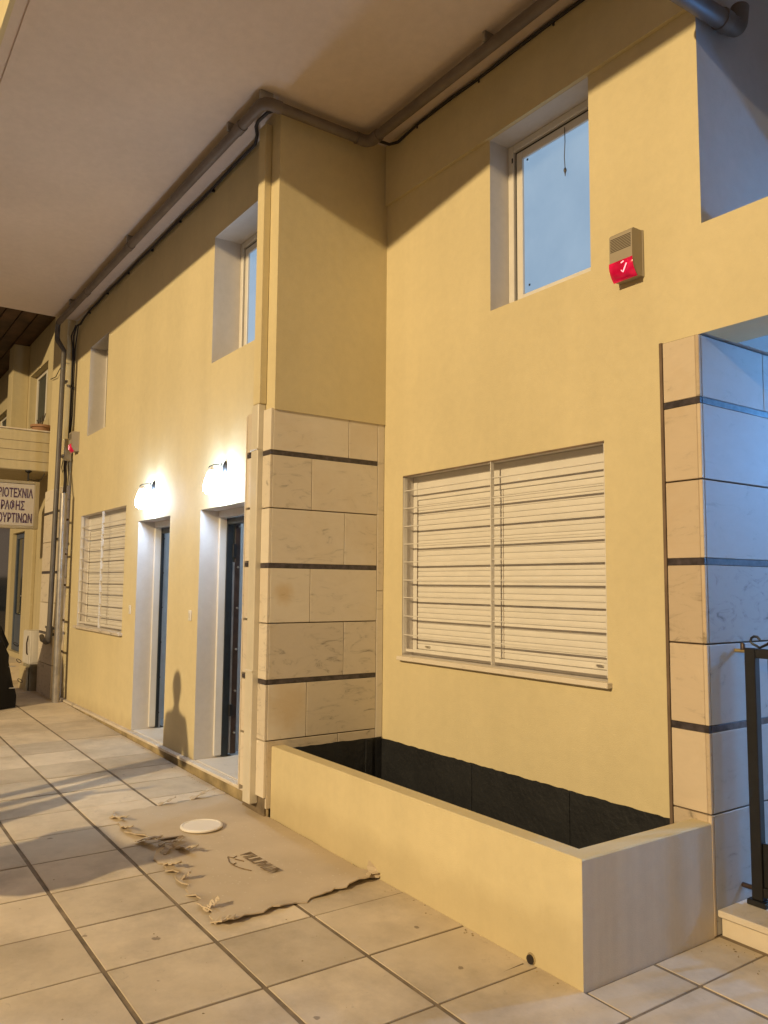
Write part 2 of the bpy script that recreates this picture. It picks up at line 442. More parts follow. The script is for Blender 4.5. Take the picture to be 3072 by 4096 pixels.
def wall_y(x0, x1, z0, z1, y, depth, holes):
    """front sheet in plane y with rectangular holes, plus a back sheet, returns MB"""
    xs = sorted({x0, x1, *[h[0] for h in holes], *[h[1] for h in holes]}); zs = sorted({z0, z1, *[h[2] for h in holes], *[h[3] for h in holes]})
    mb = MB()
    for i in range(len(xs)-1):
        for k in range(len(zs)-1):
            cx, cz = (xs[i]+xs[i+1])/2, (zs[k]+zs[k+1])/2
            if any(h[0] < cx < h[1] and h[2] < cz < h[3] for h in holes): continue
            for yy in (y, y+depth):
                mb.add([(xs[i], yy, zs[k]), (xs[i+1], yy, zs[k]), (xs[i+1], yy, zs[k+1]), (xs[i], yy, zs[k+1])], [(0, 1, 2, 3)])
    return mb
def reveal(x0, x1, z0, z1, y0, y1, sill=True):
    mb = MB()
    mb.add([(x0, y0, z0), (x0, y1, z0), (x0, y1, z1), (x0, y0, z1)], [(0, 1, 2, 3)])
    mb.add([(x1, y0, z0), (x1, y1, z0), (x1, y1, z1), (x1, y0, z1)], [(0, 1, 2, 3)])
    mb.add([(x0, y0, z1), (x1, y0, z1), (x1, y1, z1), (x0, y1, z1)], [(0, 1, 2, 3)])
    if sill: mb.add([(x0, y0, z0), (x1, y0, z0), (x1, y1, z0), (x0, y1, z0)], [(0, 1, 2, 3)])
    return mb

D2 = (-1.505, -0.58, 0.154, 2.288); D1 = (-3.166, -2.246, 0.154, 2.288)
V = (-5.43, -3.60, 1.111, 2.489); Q = (-1.358, -0.46, 3.56, 4.70); R_ = (-5.32, -4.524, 3.50, 4.66)
BW = (0.247, 2.159, 1.126, 2.471); UW = (1.225, 2.083, 3.491, 4.692)
DEP = 0.238
part('facade_wall', wall_y(-6.06, -0.2, 0.10, ZC, YL, DEP, [D2, D1, V, Q, R_]), 'yellow_plaster', B)
part('bay_wall', wall_y(-0.05, 5.6, -0.2, ZC, YR, DEP, [BW, UW, (2.76, 5.6, -.2, 2.9347), (2.803, 5.6, 3.5087, ZC)]), 'yellow_plaster', B)
# the beam above the upper window stands a little proud of the bay wall
part('beam', MB().box(0.02, 2.80, YR-0.028, YR+0.002, 4.694, ZC-.003), 'yellow_plaster', B)
# column between the two bays, upper rendered part and hidden core
part('column_upper', MB().box(-0.25, 0.011, 0.0216, YR+.002, ZM-.01, ZC-.002), 'yellow_plaster', B)
core = part('marble_column', MB().box(-0.365, -0.02, 0.02, YR+.001, 0.0, ZM-.012), 'grout', B)
# lintel over the entry and upper jamb of the entry void
LZ0, LZ1 = 2.9347, 3.5087
part('lintel', MB().box(2.7985, 5.6, YR+.001, YR+.295, LZ0, LZ1), 'yellow_plaster', B)
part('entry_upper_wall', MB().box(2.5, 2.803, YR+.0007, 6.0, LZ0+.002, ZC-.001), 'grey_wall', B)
ewall = part('entry_wall', MB().box(2.5, XC-.02, YR+.02, 5.2, -0.2, LZ0), 'grout', B)
part('entry_back_wall', MB().box(2.5, 6.2, 5.2, 5.4, -0.2, ZC), 'white_plaster', B)
part('entry_side_wall', MB().box(5.6, 5.85, 1.0, 5.2, -0.2, ZC), 'white_plaster', B)
pil = part('pilaster', MB().box(XP0+.01, XC-.02, YR-.004, YR+.03, -0.1, LZ0), 'brown_joint', B)
part('entry_blocker_slab', MB().box(2.804, 5.599, 2.2, 5.199, 3.84, 4.0), 'white_plaster', B)  # unseen slab, added to block the entry lamp from the upper wall
part('door_header_wall', MB().box(5.6, 9.0, 1.0, 1.3, -0.2, ZC), 'yellow_plaster', B)

# ---- marble cladding
def slab(mb_args, mat, parent, c=0.0025): return part('marble_slab', MB().cbox(*mb_args, c), mat, parent)
rows = [(S1, ZM), (2.1905+.002, S1-ST), (S2, 2.1905-.002), (1.372+.002, S2-ST), (S3, 1.372-.002), (0.560+.002, S3-ST), (0.10, 0.560-.002)]
J = 0.002
joints = [0.665, 0.345, 0.635, 0.345, 0.640, 0.330, 0.60]
YT = 0.9351
for r, ((z0, z1), yj) in enumerate(zip(rows, joints)):
    lowest = r == len(rows)-1
    mt = 'marble_dirty' if r >= 5 else 'marble'
    slab((-0.02, 0.0, 0.022, yj-J, z0+J, z1-J), {3: 'marble_round_stain', 5: 'marble_rust_stain'}.get(r, mt), core)
    slab((-0.02, 0.0, yj+J, YT-J, z0+J, z1-J), mt, core)
for k, z in enumerate((S1, S2, S3)):                                # dark inlay strips
    part('marble_strip', MB().cbox(-0.02, -0.0015, 0.022, YT-J, z-ST, z, .001), 'dark_marble', core)
slab((-0.02, 0.001, YT+J, YR-.003, 0.2, 1.60), 'marble', core); slab((-0.02, 0.001, YT+J, YR-.003, 1.604, ZM), 'marble', core)
for r, (z0, z1) in enumerate(rows):                                 # front face of the column, either side of the duct
    if r == 6: z0 = 0.175
    slab((-0.122, -0.001, 0.0, 0.0215, z0+J, z1-J), 'marble', core)
    slab((-0.385, -0.236, 0.0, 0.0215, z0+J+.02, z1-J+.012), 'marble', core)
for z in (S1, S2, S3):
    part('marble_strip', MB().cbox(-0.122, -0.002, 0.0015, 0.0205, z-ST, z, .001), 'dark_marble', core)
    part('marble_strip', MB().cbox(-0.385, -0.236, 0.0015, 0.0205, z-ST+.018, z+.01, .001), 'dark_marble', core)
slab((-0.402, -0.388, -0.004, 0.10, 0.16, 1.50), 'marble', core); slab((-0.402, -0.388, -0.004, 0.10, 1.504, ZM), 'marble', core)
part('plinth_stone', MB().cbox(-0.36, -0.005, 0.035, 0.0545, 0.02, 0.17, .012), 'plinth_render', core)
# pilaster beside the entry: its narrow front and its deep return into the entry
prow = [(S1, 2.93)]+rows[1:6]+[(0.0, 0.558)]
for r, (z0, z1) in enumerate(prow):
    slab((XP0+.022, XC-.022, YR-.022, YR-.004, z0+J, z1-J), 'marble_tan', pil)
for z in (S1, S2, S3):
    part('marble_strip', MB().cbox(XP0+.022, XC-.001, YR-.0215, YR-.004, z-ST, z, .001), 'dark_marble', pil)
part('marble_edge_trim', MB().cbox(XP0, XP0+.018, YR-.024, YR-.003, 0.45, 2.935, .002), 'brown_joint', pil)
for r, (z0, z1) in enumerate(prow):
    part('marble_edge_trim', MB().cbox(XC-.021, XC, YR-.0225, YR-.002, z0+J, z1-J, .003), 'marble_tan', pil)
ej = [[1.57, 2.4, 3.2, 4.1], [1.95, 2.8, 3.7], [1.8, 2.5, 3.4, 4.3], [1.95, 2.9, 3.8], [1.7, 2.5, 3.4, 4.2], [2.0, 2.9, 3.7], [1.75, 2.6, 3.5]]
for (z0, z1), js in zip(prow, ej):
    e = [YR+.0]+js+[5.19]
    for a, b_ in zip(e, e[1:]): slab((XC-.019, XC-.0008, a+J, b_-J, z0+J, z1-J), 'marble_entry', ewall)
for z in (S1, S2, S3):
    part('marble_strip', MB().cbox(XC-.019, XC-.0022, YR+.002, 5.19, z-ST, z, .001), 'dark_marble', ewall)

# far column at the party wall
fcol = part('end_column', MB().box(-6.83, -6.06, -0.019, YL+DEP, 0.0, ZC+.6), 'yellow_plaster', B)
for r, (z0, z1) in enumerate(rows):
    slab((-6.85, -6.065, -0.04, -0.021, z0+J, z1-J), 'marble', fcol)
    slab((-6.062, -6.042, -0.04, 0.045, z0+J, z1-J), 'marble', fcol)
for z in (S1, S2, S3):
    part('marble_strip', MB().cbox(-6.85, -6.045, -0.0385, -0.021, z-ST, z, .001), 'dark_marble', fcol)
slab((-6.062, -6.035, 0.05, YL-.002, 0.13, 1.70), 'marble', fcol); slab((-6.062, -6.035, 0.05, YL-.002, 1.704, 2.94), 'marble', fcol)

# ---- soffit slab with drip groove and fascia; the balcony above narrows towards the entry
EDGE = [(-6.02, -1.79), (.30, -1.82), (.78, -1.90), (1.70, -1.36), (2.44, -1.13), (3.1, -1.10), (9.0, -1.10)]
poly = EDGE+[(9.0, 6.4), (-6.02, 6.4)]
part('soffit', MB().prism(poly, ZC, ZC+.22, 'z'), 'soffit_paint', B)
def offset_edge(d): return [(x, y+d) for x, y in EDGE]
def strip_poly(d0, d1): return offset_edge(d0)+offset_edge(d1)[::-1]
part('drip_edge', MB().prism(strip_poly(0.0, 0.058), ZC-.022, ZC-.001, 'z'), 'soffit_paint', B)
part('drip_bead', MB().prism(strip_poly(0.075, 0.090), ZC-.010, ZC-.0005, 'z'), 'soffit_paint', B)
part('balcony_fascia', MB().prism(strip_poly(-.03, 0.0), ZC-.03, ZC+1.1, 'z'), 'yellow_plaster', B)

# ---- base ledge of the left bay
def ledge(mb, x0, x1, y0, y1, z0f, z1):
    n = 10
    return mb.add([(x0, y0, gz(x0)-.02), (x1, y0, gz(x1)-.02), (x1, y1, gz(x1)-.02), (x0, y1, gz(x0)-.02), (x0, y0, z1), (x1, y0, z1), (x1, y1, z1), (x0, y1, z1)],
                  [(0, 3, 2, 1), (4, 5, 6, 7), (0, 1, 5, 4), (1, 2, 6, 5), (2, 3, 7, 6), (3, 0, 4, 7)])
part('plinth', ledge(MB(), -6.04, -0.405, 0.062, YL+.004, 0, 0.128), 'plinth_render', B)
x = -6.03; k = 0
while x < -0.42:                                                     # marble capping pieces on the plinth
    x1 = min(x+random.choice((0.8, 0.95, 1.1)), -0.41)
    part('plinth_cap', MB().cbox(x+.001, x1-.001, 0.052, YL+.02, 0.1285, 0.152, .003), 'marble', B); x = x1

# ---- windows
def frame_rect(mb, x0, x1, z0, z1, y0, y1, w):
    mb.cbox(x0, x0+w, y0, y1, z0, z1, .003); mb.cbox(x1-w, x1, y0, y1, z0, z1, .003)
    mb.cbox(x0+w, x1-w, y0+.001, y1, z0, z0+w, .003); mb.cbox(x0+w, x1-w, y0+.001, y1, z1-w, z1, .003)
    return mb
def upper_window(h, y, dep, cord=False):
    x0, x1, z0, z1 = h
    rv = part('window', reveal(x0, x1, z0, z1, y, y+dep+.15), 'white_plaster', B)
    yy = y+dep
    part('frame', frame_rect(MB(), x0+.001, x1-.001, z0+.001, z1-.001, yy, yy+.07, .05), 'white_frame', rv)
    part('shadow_gap', frame_rect(MB(), x0+.052, x1-.052, z0+.052, z1-.052, yy+.022, yy+.06, .012), 'black_cable', rv)
    part('sash', frame_rect(MB(), x0+.066, x1-.066, z0+.066, z1-.066, yy+.016, yy+.055, .055), 'white_frame', rv)
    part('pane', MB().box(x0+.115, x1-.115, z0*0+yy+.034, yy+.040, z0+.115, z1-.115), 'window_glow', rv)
    return rv, yy
w1, yy = upper_window(UW, YR, 0.17)
cx = 1.74
part('pull_cord', MB().tube([(cx, yy+.005, 4.60), (cx+.004, yy+.003, 4.5), (cx-.003, yy+.003, 4.40), (cx+.002, yy+.003, 4.325)], .0028, 6), 'black_cable', w1)
part('cord_weight', MB().lathe([(.002, .03), (.009, .018), (.010, .006), (.004, -.012), (.002, -.03)], cx+.002, yy+.003, 4.30, 8), 'black_cable', w1)
part('frame_slot', MB().box(1.262, 1.274, yy-.001, yy+.002, 4.565, 4.60), 'black_cable', w1)
for (px, pz) in ((1.375, 4.545), (1.385, 3.66)): part('pane_clip', MB().cbox(px, px+.014, yy+.029, yy+.033, pz, pz+.014, .001), 'dark_steel', w1)
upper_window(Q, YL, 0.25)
# the far upper window stands open: only its dark edge shows
rv = part('window', reveal(*R_, YL, YL+.29), 'white_plaster', B)
part('frame', frame_rect(MB(), R_[0]+.001, R_[1]-.001, R_[2]+.001, R_[3]-.001, YL+.2, YL+.26, .05), 'white_frame', rv)
part('shadow_gap', frame_rect(MB(), R_[0]+.052, R_[1]-.052, R_[2]+.052, R_[3]-.052, YL+.2, YL+.25, .025), 'brown_steel', rv)
part('pane', MB().box(R_[0]+.07, R_[1]-.07, YL+.232, YL+.24, R_[2]+.07, R_[3]-.07), 'dark_glass', rv)

BZ = [2.358, 2.225, 2.089, 1.955, 1.821, 1.686, 1.556, 1.419, 1.280, 1.163]
def shuttered_window(h, y):
    x0, x1, z0, z1 = h
    rv = part('window', reveal(x0, x1, z0, z1, y, y+.2), 'white_plaster', B)
    yf = y+.10
    part('frame', frame_rect(MB(), x0+.001, x1-.001, z0+.001, z1-.001, yf, yf+.09, .045), 'white_frame', rv)
    mid = (x0+x1)/2+.02
    part('shutter_box', MB().cbox(x0+.046, x1-.046, yf+.004, yf+.08, 2.29, z1-.046, .004), 'white_frame', rv)
    sh = part('roller_shutter', MB().box(x0+.046, x1-.046, yf+.0225, yf+.028, z0+.046, 2.29), 'white_frame', rv)
    n = 29; hh = (2.288-(z0+.05))/n
    first = None
    for i in range(n):                                              # each slat its own piece
        zz = z0+.05+i*hh
        for a, b_ in ((x0+.051, mid-.003), (mid+.003, x1-.05)):
            yw = yf+.009
            pr = [(yw+.012, zz+.0006), (yw+.0022, zz+.0012), (yw+.0004, zz+hh*.25), (yw, zz+hh*.5), (yw+.0006, zz+hh*.78), (yw+.0022, zz+hh-.0010), (yw+.012, zz+hh-.0006)]
            part('slat', MB().prism(pr, a, b_, 'x'), 'white_frame', rv)
    part('guide_gap', MB().box(mid-.0028, mid+.0028, yf+.011, yf+.022, z0+.05, 2.288), 'brown_joint', rv)
    part('guide_gap', MB().box(x0+.0460, x0+.0505, yf+.006, yf+.022, z0+.05, 2.285), 'brown_joint', rv)
    for px in (x0+.16, x1-.16): part('shutter_stop', MB().cbox(px, px+.045, yf-.008, yf+.0085, z0+.066, z0+.078, .002), 'steel', rv)
    part('sill', MB().cbox(x0-.012, x1+.03, y-.045, yf+.0, z0-.032, z0-.001, .004), 'marble', rv)
    # iron grille in front
    g = part('window_grille', MB().cbox(x0+.004, x0+.010, y+.004, y+.036, z0+.02, z1-.012, .001), 'white_metal', B)
    part('upright', MB().cbox(mid-.006, mid+.001, y-.002, y+.028, z0+.012, z1-.004, .001), 'white_metal', g)
    part('upright', MB().cbox(x1-.010, x1-.004, y+.004, y+.036, z0+.02, z1-.012, .001), 'white_metal', g)
    for i, z in enumerate(BZ):
        zz = z+(z0-1.126)
        for a, b_ in ((x0+.0105, mid-.0065), (mid+.0015, x1-.0105)):
            if i < 9: part('bar', MB().cbox(a, b_, y+.006, y+.026, zz-.0032, zz+.0032, .001), 'white_metal', g)
    part('bottom_rail', MB().cbox(x0+.0105, x1-.0105, y+.0285, y+.034, z0+.030, z0+.050, .001), 'white_metal', g)
    return rv
shuttered_window(BW, YR); shuttered_window(V, YL)
part('lintel_gap', MB().box(BW[0], BW[1], YR-.001, YR+.012, BW[3]-.006, BW[3]+.003), 'brown_joint', B)

# ---- doors: reveal, frame, steel jambs with locking holes, lit lobby behind
def doorway(h, bolts):
    x0, x1, z0, z1 = h
    rv = part('doorway', reveal(x0, x1, z0, z1, YL, YL+.30, False), 'white_plaster', B)
    ya_, yb = YL+.17, .338
    part('door_frame', MB().cbox(x0+.001, x0+.030, ya_, yb, z0+.02, z1-.001, .003)
             .cbox(x1-.030, x1-.001, ya_, yb, z0+.02, z1-.001, .003).cbox(x0+.030, x1-.030, ya_+.0005, yb, z1-.06, z1-.001, .003), 'white_frame', rv)
    yc_ = .40 if bolts else .372
    part('steel_jamb', MB().cbox(x0+.002, x0+.034, yb+.001, yc_, z0+.01, z1-.06, .003)
             .cbox(x1-.034, x1-.002, yb+.001, yc_, z0+.01, z1-.06, .003).cbox(x0+.034, x1-.034, yb+.001, yc_, z1-.12, z1-.062, .003), 'dark_steel', rv)
    for k in range(6):
        zz = z0+.16+k*.36
        part('lock_hole', MB().lathe([(.010, 0), (.010, .004)], x0+.0335, .365, zz, 10, 'x'), 'black_cable', rv)
    if bolts:
        d = part('door_leaf', MB().cbox(x0-.03, x0+.028, 0.422, .474, z0+.02, z1-.07, .004), 'brown_steel', rv)
        part('door_edge_rail', MB().cbox(x0+.010, x0+.030, .402, .421, z0+.03, z1-.45, .002), 'galvanised', rv)
        for k in range(6):
            zz = z0+.20+k*.36
            part('locking_bolt', MB().lathe([(.009, 0), (.009, .016), (.006, .022)], x0+.0275, .452, zz, 10, 'x'), 'steel', rv)
        part('hinge', MB().cbox(x0+.0305, x0+.046, .395, .430, 1.88, 2.00, .003), 'black_iron', rv)
        part('hinge', MB().cbox(x0+.0305, x0+.046, .395, .430, .50, .60, .003), 'black_iron', rv)
    part('threshold', MB().cbox(x0+.002, x1-.002, YL+.021, YL+.50, .128, z0+.0015, .003), 'marble', rv)
doorway(D1, False); doorway(D2, True)
# lobby behind the doors
lob = MB()
lob.add([(-3.9, .52, .12), (-.35, .52, .12), (-.35, 3.2, .12), (-3.9, 3.2, .12)], [(0, 1, 2, 3)])
lob.add([(-3.9, .40, 2.9), (-.35, .40, 2.9), (-.35, 3.2, 2.9), (-3.9, 3.2, 2.9)], [(0, 1, 2, 3)])
lob.add([(-3.9, .40, .12), (-3.9, 3.2, .12), (-3.9, 3.2, 2.9), (-3.9, .40, 2.9)], [(0, 1, 2, 3)])
lob.add([(-.35, .42, .12), (-.35, 3.2, .12), (-.35, 3.2, 2.9), (-.35, .42, 2.9)], [(0, 1, 2, 3)])
lob.add([(-3.9, 3.2, .12), (-.35, 3.2, .12), (-.35, 3.2, 2.9), (-3.9, 3.2, 2.9)], [(0, 1, 2, 3)])
part('lobby', lob, 'white_plaster', B)
part('lobby_partition', MB().box(-1.90, -1.80, .42, 3.19, .121, 2.899), 'white_plaster', B)
for cx in (-2.9, -1.15):
    part('lobby_light', MB().lathe([(.14, 0), (.14, .03)], cx, 1.6, 2.86, 20), 'room_glow', B)

# ---- step of the entry
st = thing('entry_step', 'low marble step of the blue lit entry beside the planter', 'step', (4.0, 1.1, 0))
part('riser', MB().box(2.785, 5.59, 1.035, 5.19, -.2, 0.088), 'marble_dirty', st)
part('tread', MB().cbox(2.784, 5.59, 1.0, 5.19, 0.090, 0.122, .004), 'marble', st)

# ================================================================== PLANTER
P = thing('planter', 'long low yellow rendered planter with black lining in front of the bay', 'planter', (1.4, 0.5, 0))
XPr, YP, ZP = 2.7808, 0.0565, 0.5235
pl = MB()
q_ = .006
def ring_(x0, y0, x1, y1, xi, yi, z):                                # L shaped plan
    return [(x0, y0, z), (x1, y0, z), (x1, y1, z), (xi, y1, z), (xi, yi, z), (x0, yi, z)]
yb_ = YR-.0235; R3 = [ring_(.003, YP, XPr, yb_, XPr-.108, YP+.105, -.1), ring_(.003, YP, XPr, yb_, XPr-.108, YP+.105, ZP-q_),
      ring_(.003, YP+q_, XPr-q_, yb_, XPr-.108+q_, YP+.105-q_, ZP)]
pl.add(sum(R3, []), [(i+6*k, (i+1) % 6+6*k, (i+1) % 6+6*k+6, i+6*k+6) for k in (0, 1) for i in range(6)]+[(12, 13, 16, 17), (13, 14, 15, 16)])
pw = part('planter_wall', pl, 'planter_plaster', P)
pw.data.materials.append(MATS['end_plaster'])                        # the end face is less yellow and more streaked
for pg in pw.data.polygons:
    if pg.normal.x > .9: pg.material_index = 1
ln = MB()
ln.add([(0.004, YP+.107, 0.06), (XPr-.11, YP+.107, 0.06), (XPr-.11, YR-.026, 0.06), (0.004, YR-.026, 0.06)], [(0, 1, 2, 3)])
part('planter_floor', ln, 'membrane', P)
def lining(name, pts, z0, zt, wob):
    """upright membrane sheet along a line with a hand painted upper edge"""
    n = 24; mb = MB(); (xa, ya), (xb, yb) = pts
    nx, ny = (yb-ya), -(xb-xa); L = math.hypot(nx, ny); nx, ny = nx/L*.006, ny/L*.006
    vs_ = []
    for i in range(n+1):
        f = i/n; x, y = xa+(xb-xa)*f, ya+(yb-ya)*f
        zz = zt+random.uniform(-wob, wob)
        vs_ += [(x, y, z0), (x, y, zz), (x+nx, y+ny, z0), (x+nx, y+ny, zz)]
    F = []
    for i in range(n):
        a = 4*i; F += [(a, a+4, a+5, a+1), (a+2, a+3, a+7, a+6), (a+1, a+5, a+7, a+3)]
    mb.add(vs_, F); return part(name, mb, 'membrane', P)
xs = [0.003, 1.02, 1.86, XPr-.110]
for a, b_ in zip(xs, xs[1:]):
    lining('lining_sheet', ((a, YR-.003), (b_-.002, YR-.003)), 0.05, 0.486, .0028)
for xj in xs[1:3]: part('lining_seam', MB().cbox(xj-.035, xj+.02, YR-.016, YR-.0095, .06, .478, .002), 'membrane', P)
lining('lining_sheet', ((0.002, YP+.106), (0.002, YR-.012)), 0.05, 0.497, .0025)
part('lining_seam', MB().cbox(.0085, .016, .84, .90, .06, .49, .002), 'membrane', P)
lining('lining_sheet', ((0.01, YP+.112), (XPr-.11, YP+.112)), 0.05, ZP-.03, .003)
lining('lining_sheet', ((XPr-.116, YP+.115), (XPr-.116, YR-.01)), 0.05, ZP-.03, .003)
# weep pipe in the foot of the planter
wp = thing('weep_pipe', 'small black drain pipe stub poking from the planter foot', 'pipe', (2.49, .05, 0))
part('pipe_stub', MB().tube([(2.488, .07, .026), (2.488, .045, .024)], .020, 14), 'black_cable', wp)
part('mortar_collar', MB().lathe([(.027, 0), (.022, -.006)], 2.488, YP+.001, .026, 14, 'y'), 'plinth_render', wp)
part('wet_channel', MB().cbox(2.44, 2.475, -.17, .03, -.004, .0055, .002), 'grout', wp)

# ================================================================== FITTINGS ON THE BUILDING
# box duct on the column
dk = thing('pipe_duct', 'flat box duct running down the column, yellow above and white below', 'duct', (-.18, 0, .15))
part('upper_duct', MB().cbox(-.224, -.119, -.038, .0195, 2.962, ZC-.09, .004), 'yellow_plaster', dk)
part('lower_duct', MB().cbox(-.232, -.125, -.042, .0205, 1.03, 2.96, .006), 'white_plastic', dk)
part('bottom_duct', MB().cbox(-.236, -.1235, -.046, .0205, .115, 1.028, .006), 'white_plastic', dk)
for z in (1.02, 2.62): part('duct_clip', MB().cbox(-.238, -.1228, -.049, .02, z, z+.016, .002), 'white_plastic', dk)

# drain pipe under the soffit
PR = 0.039
def bend(a, c, b, r, n=6):
    a, c, b = Vector(a), Vector(c), Vector(b); p0 = c+(a-c).normalized()*r; p1 = c+(b-c).normalized()*r
    return [p0*(1-t)**2+c*2*t*(1-t)+p1*t**2 for t in [k/n for k in range(n+1)]]
dp = thing('drain_pipe', 'grey brown plastic drain pipe running under the soffit round the column', 'pipe', (0, 0, ZC-.1))
ZP_ = ZC-.088; ya, xb, yc = -.165, .112, .745
part('pipe_run', MB().tube([(-5.90, ya, ZP_), (xb-.09, ya, ZP_)], PR, 16), 'brown_pvc', dp)
part('elbow', MB().tube([(xb-.16, ya, ZP_)]+bend((-1, ya, ZP_), (xb, ya, ZP_), (xb, .5, ZP_), .07)+[(xb, ya+.13, ZP_)], PR+.007, 16), 'brown_pvc', dp)
part('pipe_run', MB().tube([(xb, ya+.09, ZP_), (xb, yc-.07, ZP_)], PR, 16), 'brown_pvc', dp)
part('elbow', MB().tube([(xb, yc-.12, ZP_)]+bend((xb, 0, ZP_), (xb, yc, ZP_), (1, yc, ZP_), .07)+[(xb+.14, yc, ZP_)], PR+.007, 16), 'brown_pvc', dp)
part('pipe_run', MB().tube([(xb+.1, yc, ZP_), (2.93, yc, ZP_)], PR, 16), 'brown_pvc', dp)
for x in (-4.6, -2.95, -.30): part('coupling', MB().tube([(x-.05, ya, ZP_), (x+.05, ya, ZP_)], PR+.006, 16), 'brown_pvc', dp)
for x, y in ((-5.2, ya), (-2.9, ya), (-.42, ya), (.10, ya+.02), (1.5, yc)):
    part('pipe_bracket', MB().box(x-.012, x+.012, y-PR-.012, y+PR+.012, ZP_+.02, ZC-.001), 'galvanised', dp)
# downpipe at the far column
dq = thing('down_pipe', 'dark grey downpipe falling beside the end column to the cabinet', 'pipe', (-5.95, -.1, .9))
pts = [(-5.90, ya, ZP_)]+bend((-5.5, ya, ZP_), (-6.0, ya, ZP_), (-6.0, ya+.02, 4.7), .06)+bend((-6.0, ya, 5), (-6.0, ya, 4.88), (-5.88, -.10, 4.75), .06)+[(-5.87, -.10, 4.72), (-5.975, -.10, 1.02)]
part('pipe_run', MB().tube(pts, .033, 14), 'grey_pvc', dq)
part('elbow', MB().tube([(-5.975, -.10, 1.08)]+bend((-5.975, -.10, 2), (-5.975, -.10, .885), (-6.4, -.10, .86), .075)+[(-6.14, -.10, .87)], .041, 14), 'grey_pvc', dq)
part('spout', MB().tube([(-6.12, -.10, .87), (-6.34, -.10, .885), (-6.40, -.10, .93)], [.036, .034, .030], 12), 'concrete', dq)
part('pipe_bracket', MB().cbox(-6.45, -5.91, -.05, -.035, 1.03, 1.06, .003), 'grey_pvc', dq)
for z in (4.3, 3.3, 2.2): part('pipe_bracket', MB().cbox(-6.03, -5.89, -.06, -.028, z, z+.03, .003), 'grey_pvc', dq)
cq = thing('cable_conduit', 'galvanised steel conduit standing at the end column foot', 'conduit', (-5.78, -.06, .12))
part('pipe_run', MB().tube([(-5.74, -.04, .12), (-5.78, -.04, 2.80)], .044, 16), 'galvanised', cq)
for z in (2.45, 2.0, 1.6, 1.15, .75): part('pipe_bracket', MB().cbox(-6.03, -5.77, .02, .035, z, z+.025, .002), 'brown_joint', cq)
# pipe in the upper entry void
rq = thing('waste_pipe', 'grey waste pipe with raised elbow high above the entry', 'pipe', (2.88, 1.3, 4.7))
part('pipe_run', MB().tube([(2.875, .72, 4.612), (2.875, 1.14, 4.63)], .049, 16), 'grey_pvc', rq)
part('coupling', MB().tube([(2.875, 1.11, 4.63), (2.875, 1.17, 4.632)], .056, 16), 'grey_pvc', rq)
part('elbow', MB().tube([(2.875, 1.15, 4.63)]+bend((2.875, 1, 4.63), (2.875, 1.28, 4.635), (2.875, 1.31, 4.9), .07)+[(2.875, 1.30, 4.77)], .049, 16), 'grey_pvc', rq)

# cable bundle along the wall head
cb = thing('cable_run', 'black cable clipped along the wall head below the soffit', 'cable', (-1, .07, ZC-.05))
def wob(pts, a): return [(p[0]+random.uniform(-a, a), p[1]+random.uniform(-a, a)*.4, p[2]+random.uniform(-a, a)) for p in pts]
zc_ = ZC-.028
p1 = [(-5.85, .05, zc_-.09), (-5.72, .06, zc_-.10), (-5.60, .075, zc_-.04)]+wob([(-5.4+i*.4, .082, zc_) for i in range(12)], .012)+[(-.52, .07, zc_-.01), (-.40, .03, zc_+.005), (-.30, -.03, zc_+.002), (-.18, -.07, zc_-.03), (-.02, -.075, zc_-.045), (.045, -.05, zc_-.05)]
part('cable', MB().tube(p1, .013, 8), 'black_cable', cb)
part('cable', MB().tube([(q[0]+.01, q[1]-.012, q[2]-.012+random.uniform(-.005, .005)) for q in p1], .008, 6), 'black_cable', cb)
p2 = [(.17, .80, zc_-.055), (.17, .90, zc_-.05), (.21, .955, zc_-.03), (.30, .965, zc_-.01)]+wob([(.45+i*.35, .965, zc_-.002) for i in range(8)], .008)
part('cable', MB().tube(p2, .012, 8), 'black_cable', cb)
for q in p1[3:15:2]+p2[4::2]:
    part('clip', MB().cbox(q[0]-.006, q[0]+.006, q[1]-.004, q[1]+.022, q[2]-.03, q[2]-.006, .001), 'black_cable', cb)
# cables down the end column
cv = thing('cable_drop', 'black cables hanging down the end column into a junction box', 'cable', (-6.0, .05, 3.5))
for k, (dx, dy, r) in enumerate(((0, 0, .011), (.02, -.014, .009), (.012, .018, .008))):
    part('cable', MB().tube([(-5.86+dx, .045+dy, zc_-.09), (-5.93, .03+dy*2.2, 4.95), (-6.01+dx*.5, .055+dy, 4.80), (-6.02+dx*.5, .058+dy, 4.4), (-6.025+dx*.5, .06+dy, 3.9), (-6.025+dx*.5, .05+dy*.6, 3.57)], r, 7), 'black_cable', cv)
part('cable', MB().tube([(-6.02, .02, 3.28), (-6.0, .01, 3.18), (-5.90, 0.0, 3.0), (-5.80, -.03, 2.82), (-5.78, -.04, 2.78)], .022, 10), 'black_cable', cv)
part('cable', MB().tube([(-6.02, -.01, 3.29), (-6.0, -.035, 3.17), (-5.99, -.02, 3.10), (-6.0, .0, 3.16), (-6.02, .02, 3.27)], .006, 6), 'black_cable', cv)
part('cable', MB().tube([(-6.03, .06, 3.27), (-6.02, .065, 3.1), (-6.02, .06, 2.93)], .005, 6), 'black_cable', cv)
part('tie_wire', MB().tube([(-6.02, -.05, 4.62), (-6.3, -.055, 4.55), (-6.5, -.05, 4.50), (-6.8, -.05, 4.53)], .006, 6), 'black_cable', cv)
jb = thing('junction_box', 'pale plastic junction box on the end column below the cables', 'box', (-6.02, .03, 3.27))
part('housing', MB().cbox(-6.058, -5.99, -.02, .085, 3.265, 3.56, .006), 'cream_plaster', jb)
part('lid', MB().cbox(-5.989, -5.98, -.012, .077, 3.275, 3.55, .003), 'cream_plaster', jb)

